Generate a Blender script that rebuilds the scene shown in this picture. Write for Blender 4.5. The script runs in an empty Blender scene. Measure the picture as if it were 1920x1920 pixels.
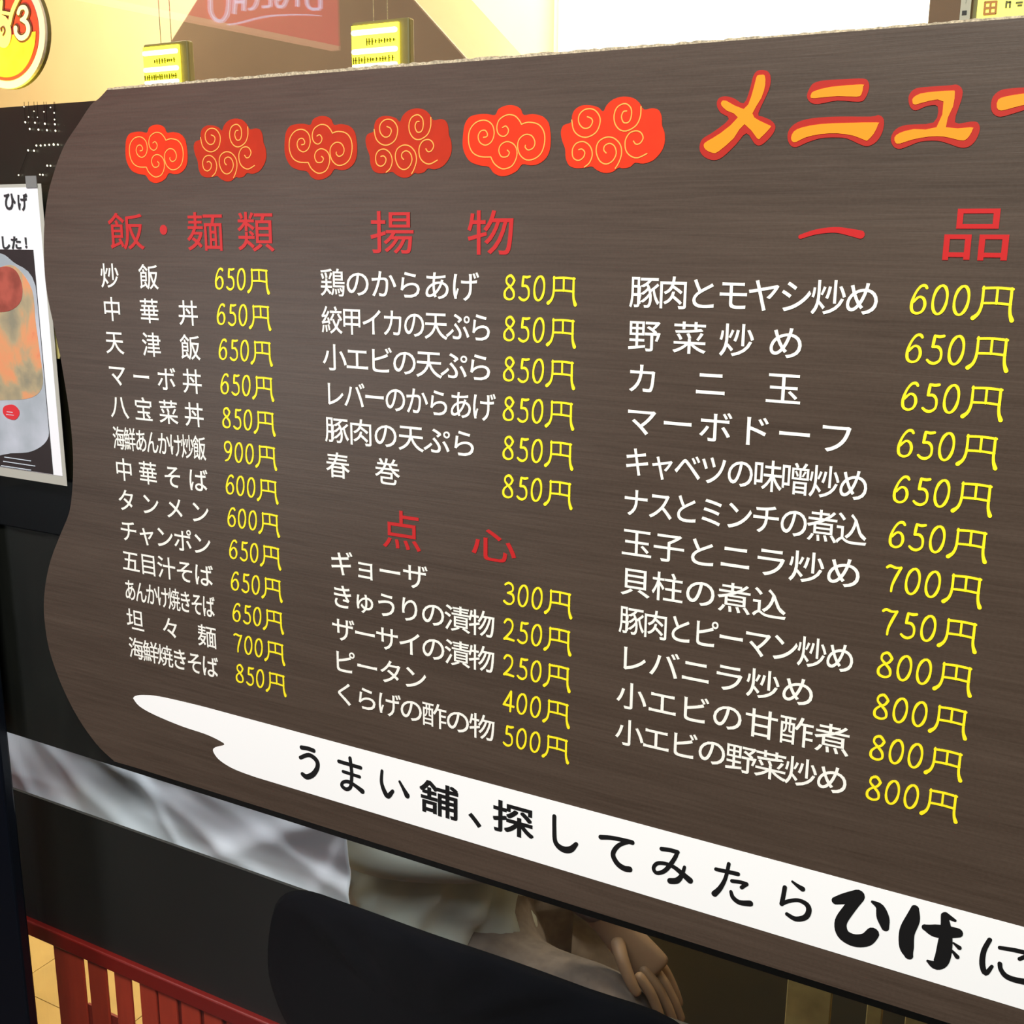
import bpy, bmesh, math, random
from mathutils import Vector, Matrix
random.seed(7)
sc = bpy.context.scene
COL = sc.collection

# ------------------------------------------------------------------ camera, world, lights, exposure
CAM = Vector((0.0, -0.8, 1.5))
YAW, PITCH, ROLL, FPX = -0.49928, -0.23647, 0.00870, 2096.5
_cy, _sy, _cp, _sp, _cr, _sr = math.cos(YAW), math.sin(YAW), math.cos(PITCH), math.sin(PITCH), math.cos(ROLL), math.sin(ROLL)
FW = Vector((_sy*_cp, _cy*_cp, _sp)); _r = Vector((_cy, -_sy, 0)); _u = _r.cross(FW)
RT = _cr*_r + _sr*_u; UP = -_sr*_r + _cr*_u
cd = bpy.data.cameras.new('camera'); cam = bpy.data.objects.new('camera', cd); COL.objects.link(cam)
M3 = Matrix((RT, UP, -FW)).transposed()
cam.matrix_world = Matrix.Translation(CAM) @ M3.to_4x4()
cd.sensor_width = 36; cd.sensor_height = 36; cd.sensor_fit = 'HORIZONTAL'
cd.lens = 36*FPX/1920; cd.clip_start = 0.02
sc.camera = cam
sc.view_settings.view_transform = 'Standard'; sc.view_settings.look = 'None'
sc.view_settings.exposure = 0.0; sc.view_settings.gamma = 1.0
try: sc.view_settings.use_curve_mapping = False
except Exception: pass
w = bpy.data.worlds.new('world'); sc.world = w; w.use_nodes = True
w.node_tree.nodes['Background'].inputs[0].default_value = (1.0, 0.9, 0.75, 1)
w.node_tree.nodes['Background'].inputs[1].default_value = 0.035

def area(name, loc, target, size, power, color, sy=None):
    l = bpy.data.lights.new(name, 'AREA'); l.energy = power; l.color = color; l.size = size
    if sy: l.shape = 'RECTANGLE'; l.size_y = sy
    o = bpy.data.objects.new(name, l); COL.objects.link(o); o.location = loc
    o.rotation_euler = (Vector(target)-Vector(loc)).to_track_quat('-Z', 'Y').to_euler()
    return o
# lamps of the arcade in front of the shop window
area('arcade_lamp', (0.15, -1.7, 3.1), (-0.45, 0, 1.3), 1.2, 104, (0.985, 1.0, 0.95), 0.6)
area('arcade_lamp_far', (-2.0, -1.6, 3.2), (-0.7, 0, 1.2), 0.8, 30, (0.97, 0.96, 1.0), 0.5)
# lamps inside the shop, and two added fill lights
area('shop_lamp', (-2.6, 0.9, 2.85), (-2.6, 2.3, 2.0), 0.8, 74, (1.0, 0.84, 0.60), 0.5)
area('shop_lamp_bright', (-0.9, 1.5, 2.85), (-0.75, 2.3, 2.0), 0.7, 95, (1.0, 0.87, 0.66), 0.4)
area('slot_fill_light', (-0.85, 0.105, 1.08), (-0.85, 0.26, 0.80), 1.1, 2.6, (0.95, 0.98, 1.0), 0.03)  # added strip light, unseen above the slot, brightens the cloth and shirt
area('arcade_fill_low', (-2.1, -1.9, 1.25), (-0.9, 0.1, 0.85), 0.5, 9, (0.95, 0.97, 1.0), 0.4)  # added low fill from the arcade side, lights the cloth from the front
area('shop_floor_lamp', (-2.2, 1.5, 2.4), (-1.8, 0.9, 0), 0.6, 10, (1.0, 0.90, 0.74), 0.4)

# ------------------------------------------------------------------ helpers
def ray(px, py):
    return FW + RT*((px-960)/FPX) - UP*((py-960)/FPX)
def at(px, py, Y=0.0):
    d = ray(px, py); return CAM + d*((Y-CAM.y)/d.y)
def atz(px, py, Z):
    d = ray(px, py); return CAM + d*((Z-CAM.z)/d.z)

def lin(c):
    return tuple(((v/255)/12.92 if v/255 <= 0.04045 else ((v/255+0.055)/1.055)**2.4) for v in c)

def mat(name, rgb, rough=0.6, metal=0.0, spec=0.5, emit=None, estr=0.0, noise=0.0, scale=30.0, bump=0.0, stretch=(1, 1, 1), rgb2=None):
    m = bpy.data.materials.new(name); m.use_nodes = True
    nt = m.node_tree; b = nt.nodes['Principled BSDF']
    c = lin(rgb) if max(rgb) > 1.0001 else tuple(rgb)
    b.inputs['Base Color'].default_value = (*c, 1); b.inputs['Roughness'].default_value = rough
    b.inputs['Metallic'].default_value = metal; b.inputs['Specular IOR Level'].default_value = spec
    tc = nt.nodes.new('ShaderNodeTexCoord'); mp = nt.nodes.new('ShaderNodeMapping'); mp.inputs['Scale'].default_value = stretch
    nz = nt.nodes.new('ShaderNodeTexNoise'); nz.inputs['Scale'].default_value = scale; nz.inputs['Detail'].default_value = 5
    nt.links.new(tc.outputs['Object'], mp.inputs[0]); nt.links.new(mp.outputs[0], nz.inputs['Vector'])
    if noise > 0 or rgb2:
        cr = nt.nodes.new('ShaderNodeValToRGB')
        c2 = lin(rgb2) if rgb2 else tuple(v*(1-noise) for v in c)
        cr.color_ramp.elements[0].color = (*c2, 1); cr.color_ramp.elements[0].position = 0.35
        cr.color_ramp.elements[1].color = (*c, 1); cr.color_ramp.elements[1].position = 0.65
        nt.links.new(nz.outputs['Fac'], cr.inputs[0]); nt.links.new(cr.outputs[0], b.inputs['Base Color'])
    if bump > 0:
        bp = nt.nodes.new('ShaderNodeBump'); bp.inputs['Strength'].default_value = bump; bp.inputs['Distance'].default_value = 0.002
        nt.links.new(nz.outputs['Fac'], bp.inputs['Height']); nt.links.new(bp.outputs[0], b.inputs['Normal'])
    if emit:
        b.inputs['Emission Color'].default_value = (*lin(emit), 1); b.inputs['Emission Strength'].default_value = estr
    return m

def link(name, me, m, parent=None, label=None):
    o = bpy.data.objects.new(name, me); COL.objects.link(o)
    if m: me.materials.append(m)
    if parent: o.parent = parent
    if label: o['label'] = label
    return o
def tag(o, label=None, cat=None, group=None, kind=None):
    if label: o['label'] = label
    if cat: o['category'] = cat
    if group: o['group'] = group
    if kind: o['kind'] = kind
    return o
def empty(name, loc=(0, 0, 0)):
    o = bpy.data.objects.new(name, None); COL.objects.link(o); o.location = loc; o.empty_display_size = .05
    return o

class MB:
    """collects pieces of one mesh"""
    def __init__(s): s.v = []; s.f = []
    def add(s, vs, fs):
        n = len(s.v); s.v += [tuple(v) for v in vs]; s.f += [tuple(i+n for i in f) for f in fs]
    def box(s, a, b):
        x0, y0, z0 = a; x1, y1, z1 = b
        s.add([(x0,y0,z0),(x1,y0,z0),(x1,y1,z0),(x0,y1,z0),(x0,y0,z1),(x1,y0,z1),(x1,y1,z1),(x0,y1,z1)],
              [(0,3,2,1),(4,5,6,7),(0,1,5,4),(1,2,6,5),(2,3,7,6),(3,0,4,7)])
    def prism(s, pts, y0, y1):
        """outline in (x, z), front at y0 and back at y1 (bigger)"""
        n = len(pts)
        A = sum(pts[i][0]*pts[(i+1)%n][1]-pts[(i+1)%n][0]*pts[i][1] for i in range(n))
        if A < 0: pts = pts[::-1]
        s.add([(x, y0, z) for x, z in pts]+[(x, y1, z) for x, z in pts],
              [tuple(range(n)), tuple(range(2*n-1, n-1, -1))]+[(i, i+n, (i+1)%n+n, (i+1)%n) for i in range(n)])
    def build(s, name, m, parent=None, label=None, smooth=False, bevel=0.0, origin=None):
        me = bpy.data.meshes.new(name)
        off = Vector(origin) if origin is not None else Vector((0, 0, 0))
        me.from_pydata([tuple(Vector(v)-off) for v in s.v], [], s.f); me.update()
        if smooth:
            for p in me.polygons: p.use_smooth = True
        o = link(name, me, m, parent, label)
        if origin is not None: o.location = off
        if bevel > 0:
            md = o.modifiers.new('bevel', 'BEVEL'); md.width = bevel; md.segments = 2; md.limit_method = 'ANGLE'
        return o

def catmull(P, n=6, closed=False):
    out = []; N = len(P)
    rng = range(N) if closed else range(N-1)
    for i in rng:
        if closed: p0, p1, p2, p3 = P[(i-1)%N], P[i], P[(i+1)%N], P[(i+2)%N]
        else: p0, p1, p2, p3 = P[max(i-1, 0)], P[i], P[i+1], P[min(i+2, N-1)]
        for k in range(n):
            t = k/n; t2 = t*t; t3 = t2*t
            out.append(tuple(0.5*((2*b)+(-a+c)*t+(2*a-5*b+4*c-d)*t2+(-a+3*b-3*c+d)*t3) for a, b, c, d in zip(p0, p1, p2, p3)))
    if not closed: out.append(tuple(P[-1]))
    return out

def add_stroke(mb, pts, y0, y1, grow=0.0, smooth=True, cap=6):
    """pts = (x, z, width) along the stroke; a ribbon with round ends, y0 front"""
    P = catmull(pts, 5) if smooth and len(pts) > 2 else list(pts)
    L = []; R = []; n = len(P)
    tang = []
    for i in range(n):
        a = P[max(i-1, 0)]; b = P[min(i+1, n-1)]
        dx, dz = b[0]-a[0], b[1]-a[1]; l = math.hypot(dx, dz) or 1
        tang.append((dx/l, dz/l))
    for i in range(n):
        h = P[i][2]/2+grow; tx, tz = tang[i]
        L.append((P[i][0]-tz*h, P[i][1]+tx*h)); R.append((P[i][0]+tz*h, P[i][1]-tx*h))
    def capf(i, sgn):
        h = P[i][2]/2+grow; tx, tz = tang[i]; out = []
        for k in range(1, cap):
            a = math.pi*k/cap
            # from right side to left side through the end
            nx, nz = tz*math.cos(a)+sgn*tx*math.sin(a), -tx*math.cos(a)+sgn*tz*math.sin(a)
            out.append((P[i][0]+nx*h, P[i][1]+nz*h))
        return out
    # quads strip + fans, front face; sides as loop
    vs = []; fs = []
    yr = lambda i: y0-2.4e-5*i/max(n-1, 1)
    loop = R + capf(n-1, 1) + L[::-1] + capf(0, -1)[::-1]
    for i in range(n): vs.append((L[i][0], yr(i), L[i][1])); vs.append((R[i][0], yr(i), R[i][1]))
    for i in range(n-1): fs.append((2*i, 2*i+1, 2*i+3, 2*i+2))
    c1 = capf(n-1, 1); b = len(vs); vs += [(x, yr(n-1), z) for x, z in c1]
    fs.append((2*n-1, *range(b, b+len(c1)), 2*n-2))
    c0 = capf(0, -1); b = len(vs); vs += [(x, y0, z) for x, z in c0]
    fs.append((0, *range(b+len(c0)-1, b-1, -1), 1))
    b = len(vs); m = len(loop)
    vs += [(x, y0+1e-5, z) for x, z in loop]+[(x, y1, z) for x, z in loop]
    fs += [(b+i, b+i+m, b+(i+1)%m+m, b+(i+1)%m) for i in range(m)]
    mb.add(vs, fs)

# glyphs of Blender's own built-in font as flat meshes, cached
_fc = bpy.data.curves.new('glyph_source', 'FONT'); _fo = bpy.data.objects.new('glyph_source', _fc); COL.objects.link(_fo)
_fc.resolution_u = 4
_gl = {}
def glyph(ch, off=0.0):
    k = (ch, off)
    if k not in _gl:
        _fc.body = ch; _fc.offset = off; _fc.fill_mode = 'FRONT'
        bpy.context.view_layer.update()
        dg = bpy.context.evaluated_depsgraph_get()
        me = bpy.data.meshes.new_from_object(_fo.evaluated_get(dg))
        vs = [(v.co.x, v.co.y) for v in me.vertices]; fs = [tuple(p.vertices) for p in me.polygons]
        bpy.data.meshes.remove(me)
        _gl[k] = (vs, fs)
    return _gl[k]
def add_glyph(mb, ch, fx, fz, y, off=0.0, th=0.0003):
    """fx, fz map glyph x,y to world x,z"""
    vs, fs = glyph(ch, off)
    P = [(fx(x, z), y, fz(x, z)) for x, z in vs]
    n = len(P); cnt = {}
    for f in fs:
        for i in range(len(f)):
            e = (f[i], f[(i+1) % len(f)]); cnt[e] = 1
    side = [e for e in cnt if (e[1], e[0]) not in cnt]
    mb.add(P+[(p[0], y+th, p[2]) for p in P], list(fs)+[(a, a+n, b+n, b) for a, b in side])
def glyph_box(mb, ch, x0, x1, z0, z1, y, off=0.0, th=0.0003, shear=0.0, bold=0.0):
    if bold:
        for k, (dx, dz) in enumerate(((-1, -1), (-1, 1), (1, -1), (1, 1))):
            glyph_box(mb, ch, x0+bold+dx*bold, x1-bold+dx*bold, z0+bold+dz*bold, z1-bold+dz*bold, y-.00002*k, 0.0, th)
        return
    vs, fs = glyph(ch, off)
    gx0 = min(v[0] for v in vs); gx1 = max(v[0] for v in vs); gy0 = min(v[1] for v in vs); gy1 = max(v[1] for v in vs)
    add_glyph(mb, ch, lambda a, b: x0+(a-gx0)/(gx1-gx0)*(x1-x0)+shear*(b-gy0)/(gy1-gy0), lambda a, b: z0+(b-gy0)/(gy1-gy0)*(z1-z0), y, off, th)

# ------------------------------------------------------------------ materials
def laminate():
    m = bpy.data.materials.new('dark_woodgrain_laminate'); m.use_nodes = True; nt = m.node_tree; b = nt.nodes['Principled BSDF']
    tc = nt.nodes.new('ShaderNodeTexCoord'); mp = nt.nodes.new('ShaderNodeMapping'); mp.inputs['Scale'].default_value = (5, 1, 150)
    n1 = nt.nodes.new('ShaderNodeTexNoise'); n1.inputs['Scale'].default_value = 2.2; n1.inputs['Detail'].default_value = 8; n1.inputs['Roughness'].default_value = .65; n1.inputs['Distortion'].default_value = .6
    mp2 = nt.nodes.new('ShaderNodeMapping'); mp2.inputs['Scale'].default_value = (1.2, 1, 22)
    n2 = nt.nodes.new('ShaderNodeTexNoise'); n2.inputs['Scale'].default_value = 2.0; n2.inputs['Detail'].default_value = 4
    n3 = nt.nodes.new('ShaderNodeTexNoise'); n3.inputs['Scale'].default_value = 420; n3.inputs['Detail'].default_value = 1
    for a, c in ((mp, n1), (mp2, n2)):
        nt.links.new(tc.outputs['Object'], a.inputs[0]); nt.links.new(a.outputs[0], c.inputs['Vector'])
    nt.links.new(tc.outputs['Object'], n3.inputs['Vector'])
    a1 = nt.nodes.new('ShaderNodeMath'); a1.operation = 'MULTIPLY_ADD'; a1.inputs[1].default_value = .5
    a2 = nt.nodes.new('ShaderNodeMath'); a2.operation = 'MULTIPLY_ADD'; a2.inputs[1].default_value = .35
    a3 = nt.nodes.new('ShaderNodeMath'); a3.operation = 'MULTIPLY'; a3.inputs[1].default_value = .15
    nt.links.new(n3.outputs['Fac'], a3.inputs[0]); nt.links.new(n2.outputs['Fac'], a2.inputs[0]); nt.links.new(a3.outputs[0], a2.inputs[2])
    nt.links.new(n1.outputs['Fac'], a1.inputs[0]); nt.links.new(a2.outputs[0], a1.inputs[2])
    cr = nt.nodes.new('ShaderNodeValToRGB'); e = cr.color_ramp.elements
    e[0].position = .34; e[0].color = (0.044, 0.0285, 0.0192, 1); e[1].position = .66; e[1].color = (0.080, 0.0550, 0.0395, 1)
    nt.links.new(a1.outputs[0], cr.inputs[0]); nt.links.new(cr.outputs[0], b.inputs['Base Color'])
    b.inputs['Roughness'].default_value = .42; b.inputs['Specular IOR Level'].default_value = .45
    bp = nt.nodes.new('ShaderNodeBump'); bp.inputs['Strength'].default_value = .25; bp.inputs['Distance'].default_value = .0006
    nt.links.new(n1.outputs['Fac'], bp.inputs['Height']); nt.links.new(bp.outputs[0], b.inputs['Normal'])
    return m
M_lam = laminate()
M_core = mat('raw_board_edge', (196, 180, 150), .9, noise=.5, scale=500, bump=.6)
M_white = mat('white_vinyl', (238, 236, 226), .5)
M_yellow = mat('yellow_vinyl', (246, 226, 28), .5)
M_red = mat('red_vinyl', (182, 24, 24), .45)
M_black = mat('black_vinyl', (14, 13, 13), .5)
M_banner = mat('white_banner_vinyl', (246, 246, 244), .45)
M_bolt = mat('orange_title_vinyl', (238, 136, 6), .45)
M_bred = mat('red_title_outline', (165, 30, 16), .42)
M_c1 = mat('vermilion_print_lit', (214, 46, 2), .6, spec=.3, noise=.12, scale=60)  # emblem print with stronger light put into its colour
M_c2 = mat('vermilion_print_shaded', (176, 38, 2), .6, spec=.3, noise=.12, scale=60)  # same emblem print, darkened where less light falls on the board
M_sw = mat('orange_line_print', (250, 160, 70), .45)
M_blk = mat('black_gloss_frame', (7, 8, 12), .35)
M_part = mat('black_glass_backing', (36, 32, 18), .4, noise=.5, scale=5)
M_part2 = mat('dark_grey_backing', (26, 26, 23), .45, noise=.45, scale=9, stretch=(3, 1, 1))
M_navy = mat('navy_black_post', (5, 9, 18), .3)
M_alu = mat('dark_rail', (9, 8, 9), .4)

def glass():
    m = bpy.data.materials.new('clear_window_glass'); m.use_nodes = True; nt = m.node_tree
    for n in list(nt.nodes): nt.nodes.remove(n)
    out = nt.nodes.new('ShaderNodeOutputMaterial'); mx = nt.nodes.new('ShaderNodeMixShader')
    tr = nt.nodes.new('ShaderNodeBsdfTransparent'); tr.inputs[0].default_value = (.97, .985, .975, 1)
    gl = nt.nodes.new('ShaderNodeBsdfGlossy'); gl.inputs['Roughness'].default_value = 0.0
    ge = nt.nodes.new('ShaderNodeNewGeometry'); dt = nt.nodes.new('ShaderNodeVectorMath'); dt.operation = 'DOT_PRODUCT'
    nt.links.new(ge.outputs['Normal'], dt.inputs[0]); nt.links.new(ge.outputs['Incoming'], dt.inputs[1])
    def mth(op, a, b=None):
        n = nt.nodes.new('ShaderNodeMath'); n.operation = op
        for i, v in enumerate((a, b)):
            if v is None: continue
            if isinstance(v, (int, float)): n.inputs[i].default_value = v
            else: nt.links.new(v, n.inputs[i])
        return n.outputs[0]
    c = mth('ABSOLUTE', dt.outputs['Value']); q = mth('SUBTRACT', 1.0, c); p = mth('POWER', q, 5.0)
    f = mth('ADD', mth('MULTIPLY', p, .955), .045)
    nt.links.new(f, mx.inputs[0]); nt.links.new(tr.outputs[0], mx.inputs[1]); nt.links.new(gl.outputs[0], mx.inputs[2])
    nt.links.new(mx.outputs[0], out.inputs[0])
    return m
M_glass = glass()

# ------------------------------------------------------------------ setting
D = 0.8
ZT, ZB = 1.5+.1715*D, 1.5-.7115*D              # top and bottom edge of the menu board
YG = 0.020                                      # outer face of the window glass
f = MB(); f.box((-6, -4, -.05), (3, 4, 0)); fl = f.build('floor', mat('dim_arcade_floor', (20, 18, 16), .5, noise=.15, scale=5)); tag(fl, kind='structure')
Yp = 0.10                                      # counter plane behind the glass
# floor tiles behind the counter, joints recessed
M_tile = mat('beige_tile', (205, 176, 112), .35, noise=.12, scale=12)
M_grout = mat('brown_grout', (92, 66, 40), .9)
f = MB(); f.box((-3.5, .12, .0005), (-.4, 2.2, .003)); f.build('grout', M_grout, fl)
tm = MB(); s_ = .298/2; tm.box((-s_, -s_, 0), (s_, s_, .007))
tme = bpy.data.meshes.new('floor_tile'); tme.from_pydata(tm.v, [], tm.f); tme.materials.append(M_tile)
for i in range(9):
    for j in range(6):
        o = bpy.data.objects.new('floor_tile', tme); COL.objects.link(o); o.parent = fl
        o.location = (-3.2+i*.3, .32+j*.3, .0012+random.uniform(0, .0006))
# back wall of the shop, side of the room, ceiling
M_cream = mat('cream_plaster', (240, 216, 168), .7, noise=.05, scale=4)
f = MB(); f.box((-5, 2.3, 0), (2.2, 2.4, 3.0)); tag(f.build('wall_back', M_cream), kind='structure')
f = MB(); f.box((-5, YG+.01, 2.95), (2.2, 2.4, 3.0)); tag(f.build('ceiling', mat('shop_ceiling', (225, 210, 170), .8)), kind='structure')
f = MB(); f.box((2.1, YG+.012, 0), (2.2, 2.3, 2.95)); tag(f.build('wall_right', M_cream), kind='structure')
f = MB(); f.box((-5.1, YG+.012, 0), (-5, 2.3, 2.95)); tag(f.build('wall_left', M_cream), kind='structure')

f = MB(); f.box((-1.15, 1.0, 0.0), (2.05, 1.04, 1.5)); tag(f.build('wall_partition', mat('dark_olive_partition', (112, 112, 92), .6, noise=.3, scale=3)), kind='structure')
# window: one pane, black bars
win = empty('window_1', (-.5, YG, 0)); tag(win, kind='structure')
def wpart(name, mb, m, **k):
    o = mb.build(name, m, win, **k); o.location = Vector(o.location)-Vector((-.5, YG, 0)); return o
XL, XR = -1.36, 1.6
zc0 = at(100, 1398, YG+.03).z                   # top edge of the slot under the board
zc0 = at(475, 1521, YG+.012).z
f = MB(); f.box((XL-1.5, YG, .02), (XR, YG+.006, 2.9)); wpart('pane', f, M_glass)
f = MB(); f.box((XL-1.5, YG+.0101, at(0, 905, YG+.02).z), (XR, YG+.05, ZT-.004)); wpart('backing_panel', f, M_part, label='black backing panel behind the glass')
zb1 = at(30, 888, YG).z; zb2 = at(60, 1000, YG).z
f = MB(); f.box((XL-1.5, YG+.0065, zb2), (XR, YG+.045, zb1)); wpart('crossbar', f, M_blk, bevel=.002)
f = MB(); f.box((XL-1.5, YG+.014, zc0), (XR, YG+.05, zb2)); wpart('lower_backing_panel', f, M_part2)
f = MB(); f.box((XL-1.5, YG-.02, ZT+.9), (XR, YG+.05, ZT+1.0)); wpart('head_rail', f, M_blk)
# post at the left, nearer than the board
xa = at(28, 1480, YG).x
f = MB(); f.box((xa-.12, .004, 0.0), (xa, YG-.001, ZT-.02)); tag(f.build('trim_1', M_navy, bevel=.003), kind='structure')

# counter panel, red rail and slats under the slot
zp1 = at(480, 1640, Yp).z; zr1 = at(50, 1717, Yp).z; zr2 = at(57, 1746, Yp).z
xl = at(20, 1700, Yp).x-.25
ct = empty('counter', (-.6, Yp, 0)); tag(ct, 'low dark counter with red slatted base behind the window glass', 'counter')
def cpart(name, mb, m, **k):
    o = mb.build(name, m, ct, **k); o.location = Vector(o.location)-Vector((-.6, Yp, 0)); return o
f = MB(); f.box((xl, Yp, zr1), (1.4, Yp+.004, zp1)); cpart('front_panel', f, mat('charcoal_panel', (20, 20, 18), .6, noise=.3, scale=7))
f = MB(); f.box((xl, Yp-.008, zr2), (1.4, Yp+.006, zr1)); cpart('rail', f, mat('dark_red_paint', (118, 16, 8), .4), label='dark red rail', bevel=.002)
M_slat = mat('red_paint', (172, 54, 32), .5, noise=.12, scale=25, stretch=(6, 6, 1))
def xw(px): return at(px, 1800, Yp+.003).x
edges = [(-40, 56), (103, 155), (164, 197), (212, 242), (258, 288)]
x0 = edges[-1][1]
while x0 < 700: edges.append((x0+4, x0+38)); x0 += 42
f = MB(); f.box((xl, Yp+.001, .0085), (xw(56), Yp+.005, zr2)); cpart('end_post', f, M_blk)
for a, b in edges[1:]:
    f = MB(); f.box((xw(a), Yp+.002, .03), (xw(b), Yp+.006, zr2-.0005)); cpart('slat', f, M_slat, bevel=.0015)
zc = at(168, 1884, Yp+.0065).z
f = MB(); f.box((xw(152), Yp+.0065, .03), (1.4, Yp+.010, zc)); cpart('lower_board', f, mat('red_lower_board', (128, 36, 24), .5), label='red board behind the slats')
f = MB(); f.box((xw(286), Yp+.0065, zc), (1.4, Yp+.010, zr2)); cpart('backing_board', f, mat('red_backing', (110, 30, 20), .5))

# ------------------------------------------------------------------ menu board
BF = 0.0; BT = 0.009                            # front face, thickness
board = empty('menu_board', ((-.45), 0, ZB)); tag(board, 'long dark woodgrain menu board with curved left end on the shop window', 'sign')
BO = Vector((-.45, 0, ZB))
def bpart(name, mb, m, label=None, parent=None, bevel=0.0, org=None):
    """children of the board keep world positions through their parent offset"""
    o = mb.build(name, m, parent or board, label, bevel=bevel)
    o.location = -BO if parent is None else Vector((0, 0, 0))
    return o
edge_px = [(200,169),(185,185),(170,197),(147,232),(125,265),(113,290),(100,327),(90,365),(84,410),(82,460),(84,515),(88,548),(93,575),(103,620),(113,668),(120,710),(128,760),(134,810),(137,860),(136,910),(130,960),(112,1005),(96,1047),(86,1090),(82,1135),(85,1177),(92,1217),(105,1258),(120,1295),(140,1335),(162,1370),(187,1402),(215,1428)]
L = [at(*p) for p in edge_px]; L = [(p.x, p.z) for p in L]
L = catmull(L, 3)
XE = .52
outline = [(XE, ZT)] + [(L[0][0], ZT)] + L[1:] + [(at(250, 1441).x, ZB), (XE-.1, ZB), (XE, ZB+.06)]
f = MB(); f.prism(outline, BF, BF+.0012)
# bring the grain coordinates with the panel
bpart('face_panel', f, M_lam)
f = MB()
ins = []
n = len(outline)
co = [(p[0], p[1]) for p in outline]
top = []
x = L[0][0]-.0005
while x < XE:
    top.append((x, ZT+.0011+random.random()*.0011+max(0, .0012-abs(x+.62)*.003))); x += .0035
body = [(p[0]-.0006, p[1]) for p in L[1:]] + [(at(250, 1441).x, ZB-.0003), (XE-.1, ZB), (XE, ZB+.06), (XE, ZT)]
f.prism(top[::-1]+[(L[0][0]-.0006, ZT)]+body[:-1], BF+.0013, BF+BT)
bpart('core', f, M_core, label='raw pale core with a frayed top edge')
for (px_, z_) in ((-.8, ZT-.08), (-.8, ZB+.08), (.1, ZT-.08), (.1, ZB+.08)):
    f = MB(); f.box((px_-.02, BF+BT, z_-.02), (px_+.02, YG-.0002, z_+.02)); bpart('mounting_pad', f, M_blk)

Y1 = BF-.0004                                   # front of lettering
TH = .0004
PITCH_R = .0326
WDEF = .0250
def group_empty(name, label):
    g = bpy.data.objects.new(name, None); COL.objects.link(g); g.parent = board; g.location = -BO; g['label'] = label
    return g
def text_line(txt, X0, X1, ztop, h=.0235, wmax=WDEF):
    """characters spread evenly from X0 to X1, ink top at ztop, ink height h for a full character"""
    n = len(txt); em_h = h/.924; em_w = min(wmax, (X1-X0)/n*1.03)/.93
    cw = em_w*.93; g = group_empty('item_lettering', 'white lettering reading '+txt)
    for i, ch in enumerate(txt):
        mb = MB(); cx = (X0+X1)/2 if n == 1 else X0+cw/2+(X1-X0-cw)*i/(n-1)
        zb = ztop-h
        for k, (dx, dz) in enumerate(((-1, -1), (1, 1), (-1, 1), (1, -1))):
            add_glyph(mb, ch, lambda a, b: cx+(a-.5)*em_w+dx*.00011, lambda a, b: zb+(b+.083)*em_h+dz*.00011, Y1-.00002*k, 0.0, TH)
        mb.build('character', M_white, g)

def ell(cx, cy, rx, ry, sh, n=14):
    return [(cx+rx*math.cos(t)+sh*math.sin(t), cy+ry*math.sin(t)) for t in [math.pi*.6+2*math.pi*k/n for k in range(n+1)]]
DIG = {'0': [ell(.5, .5, .40, .5, .08)],
 '6': [[(.92,.90),(.80,.98),(.55,.95),(.28,.72),(.10,.38),(.14,.10),(.42,0),(.74,.08),(.88,.30),(.78,.52),(.50,.58),(.18,.40)]],
 '5': [[(.95,.98),(.70,.95),(.42,.97)],[(.42,.97),(.38,.78),(.34,.58)],[(.34,.58),(.66,.58),(.86,.42),(.84,.14),(.56,0),(.28,.01),(.08,.10)]],
 '8': [[(.88,.84),(.62,1),(.30,.92),(.24,.72),(.50,.55),(.82,.34),(.84,.10),(.50,0),(.14,.08),(.10,.30),(.34,.48),(.72,.62),(.90,.80)]],
 '7': [[(.06,.92),(.26,.99),(.60,.94),(.95,.97)],[(.95,.97),(.68,.60),(.48,.25),(.44,0)]],
 '9': [[(.88,.76),(.68,.50),(.34,.46),(.12,.66),(.20,.90),(.50,1),(.80,.92),(.90,.66),(.74,.32),(.46,.08),(.14,.0)]],
 '3': [[(.14,.90),(.44,1),(.78,.90),(.80,.66),(.38,.52)],[(.38,.52),(.80,.46),(.90,.20),(.66,.02),(.32,0),(.04,.10)]],
 '2': [[(.10,.82),(.32,.99),(.68,.96),(.84,.74),(.66,.42),(.08,.03)],[(.08,.03),(.40,.06),(.95,.02)]],
 '4': [[(.74,1),(.42,.64),(.06,.28)],[(.06,.28),(.50,.28),(1.0,.26)],[(.76,.98),(.72,.5),(.68,0)]]}
YEN = [([(.21,.99),(.21,.60),(.19,.36),(.13,.17),(.02,.04)], [.06,.065,.07,.08,.11]), ([(.20,.95),(.55,.97),(.90,.94)], [.065,.065,.065]),
       ([(.87,.96),(.87,.60),(.87,.36),(.89,.18),(.94,.01)], [.065,.07,.07,.08,.11]), ([(.54,.95),(.54,.50)], [.06,.06]), ([(.20,.50),(.54,.51),(.88,.48)], [.06,.06,.06])]
def price(num, X0, ztop):
    dw, adv, dh = .0108, .0134, .0187; g = group_empty('price_lettering', 'yellow price reading %s円' % num)
    kk = 0
    for i, d in enumerate(num):
        mb = MB()
        for s in DIG[d]:
            hw = .0018; kk += 1
            add_stroke(mb, [(X0+i*adv+x*dw, ztop-dh+z*dh, hw*(1.0+.15*math.sin(j*1.7))) for j, (x, z) in enumerate(s)], Y1-.00003*(kk % 3), Y1+TH)
        mb.build('digit', M_yellow, g)
    mb = MB(); xx = X0+3*adv-.0005; ww, hh = .0258, .0213
    for s, wd in YEN:
        kk += 1
        add_stroke(mb, [(xx+x*ww, ztop-hh+z*hh, q*.026) for (x, z), q in zip(s, wd)], Y1-.00003*(kk % 5), Y1+TH, smooth=len(s) > 2)
    mb.build('character', M_yellow, g)

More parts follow.
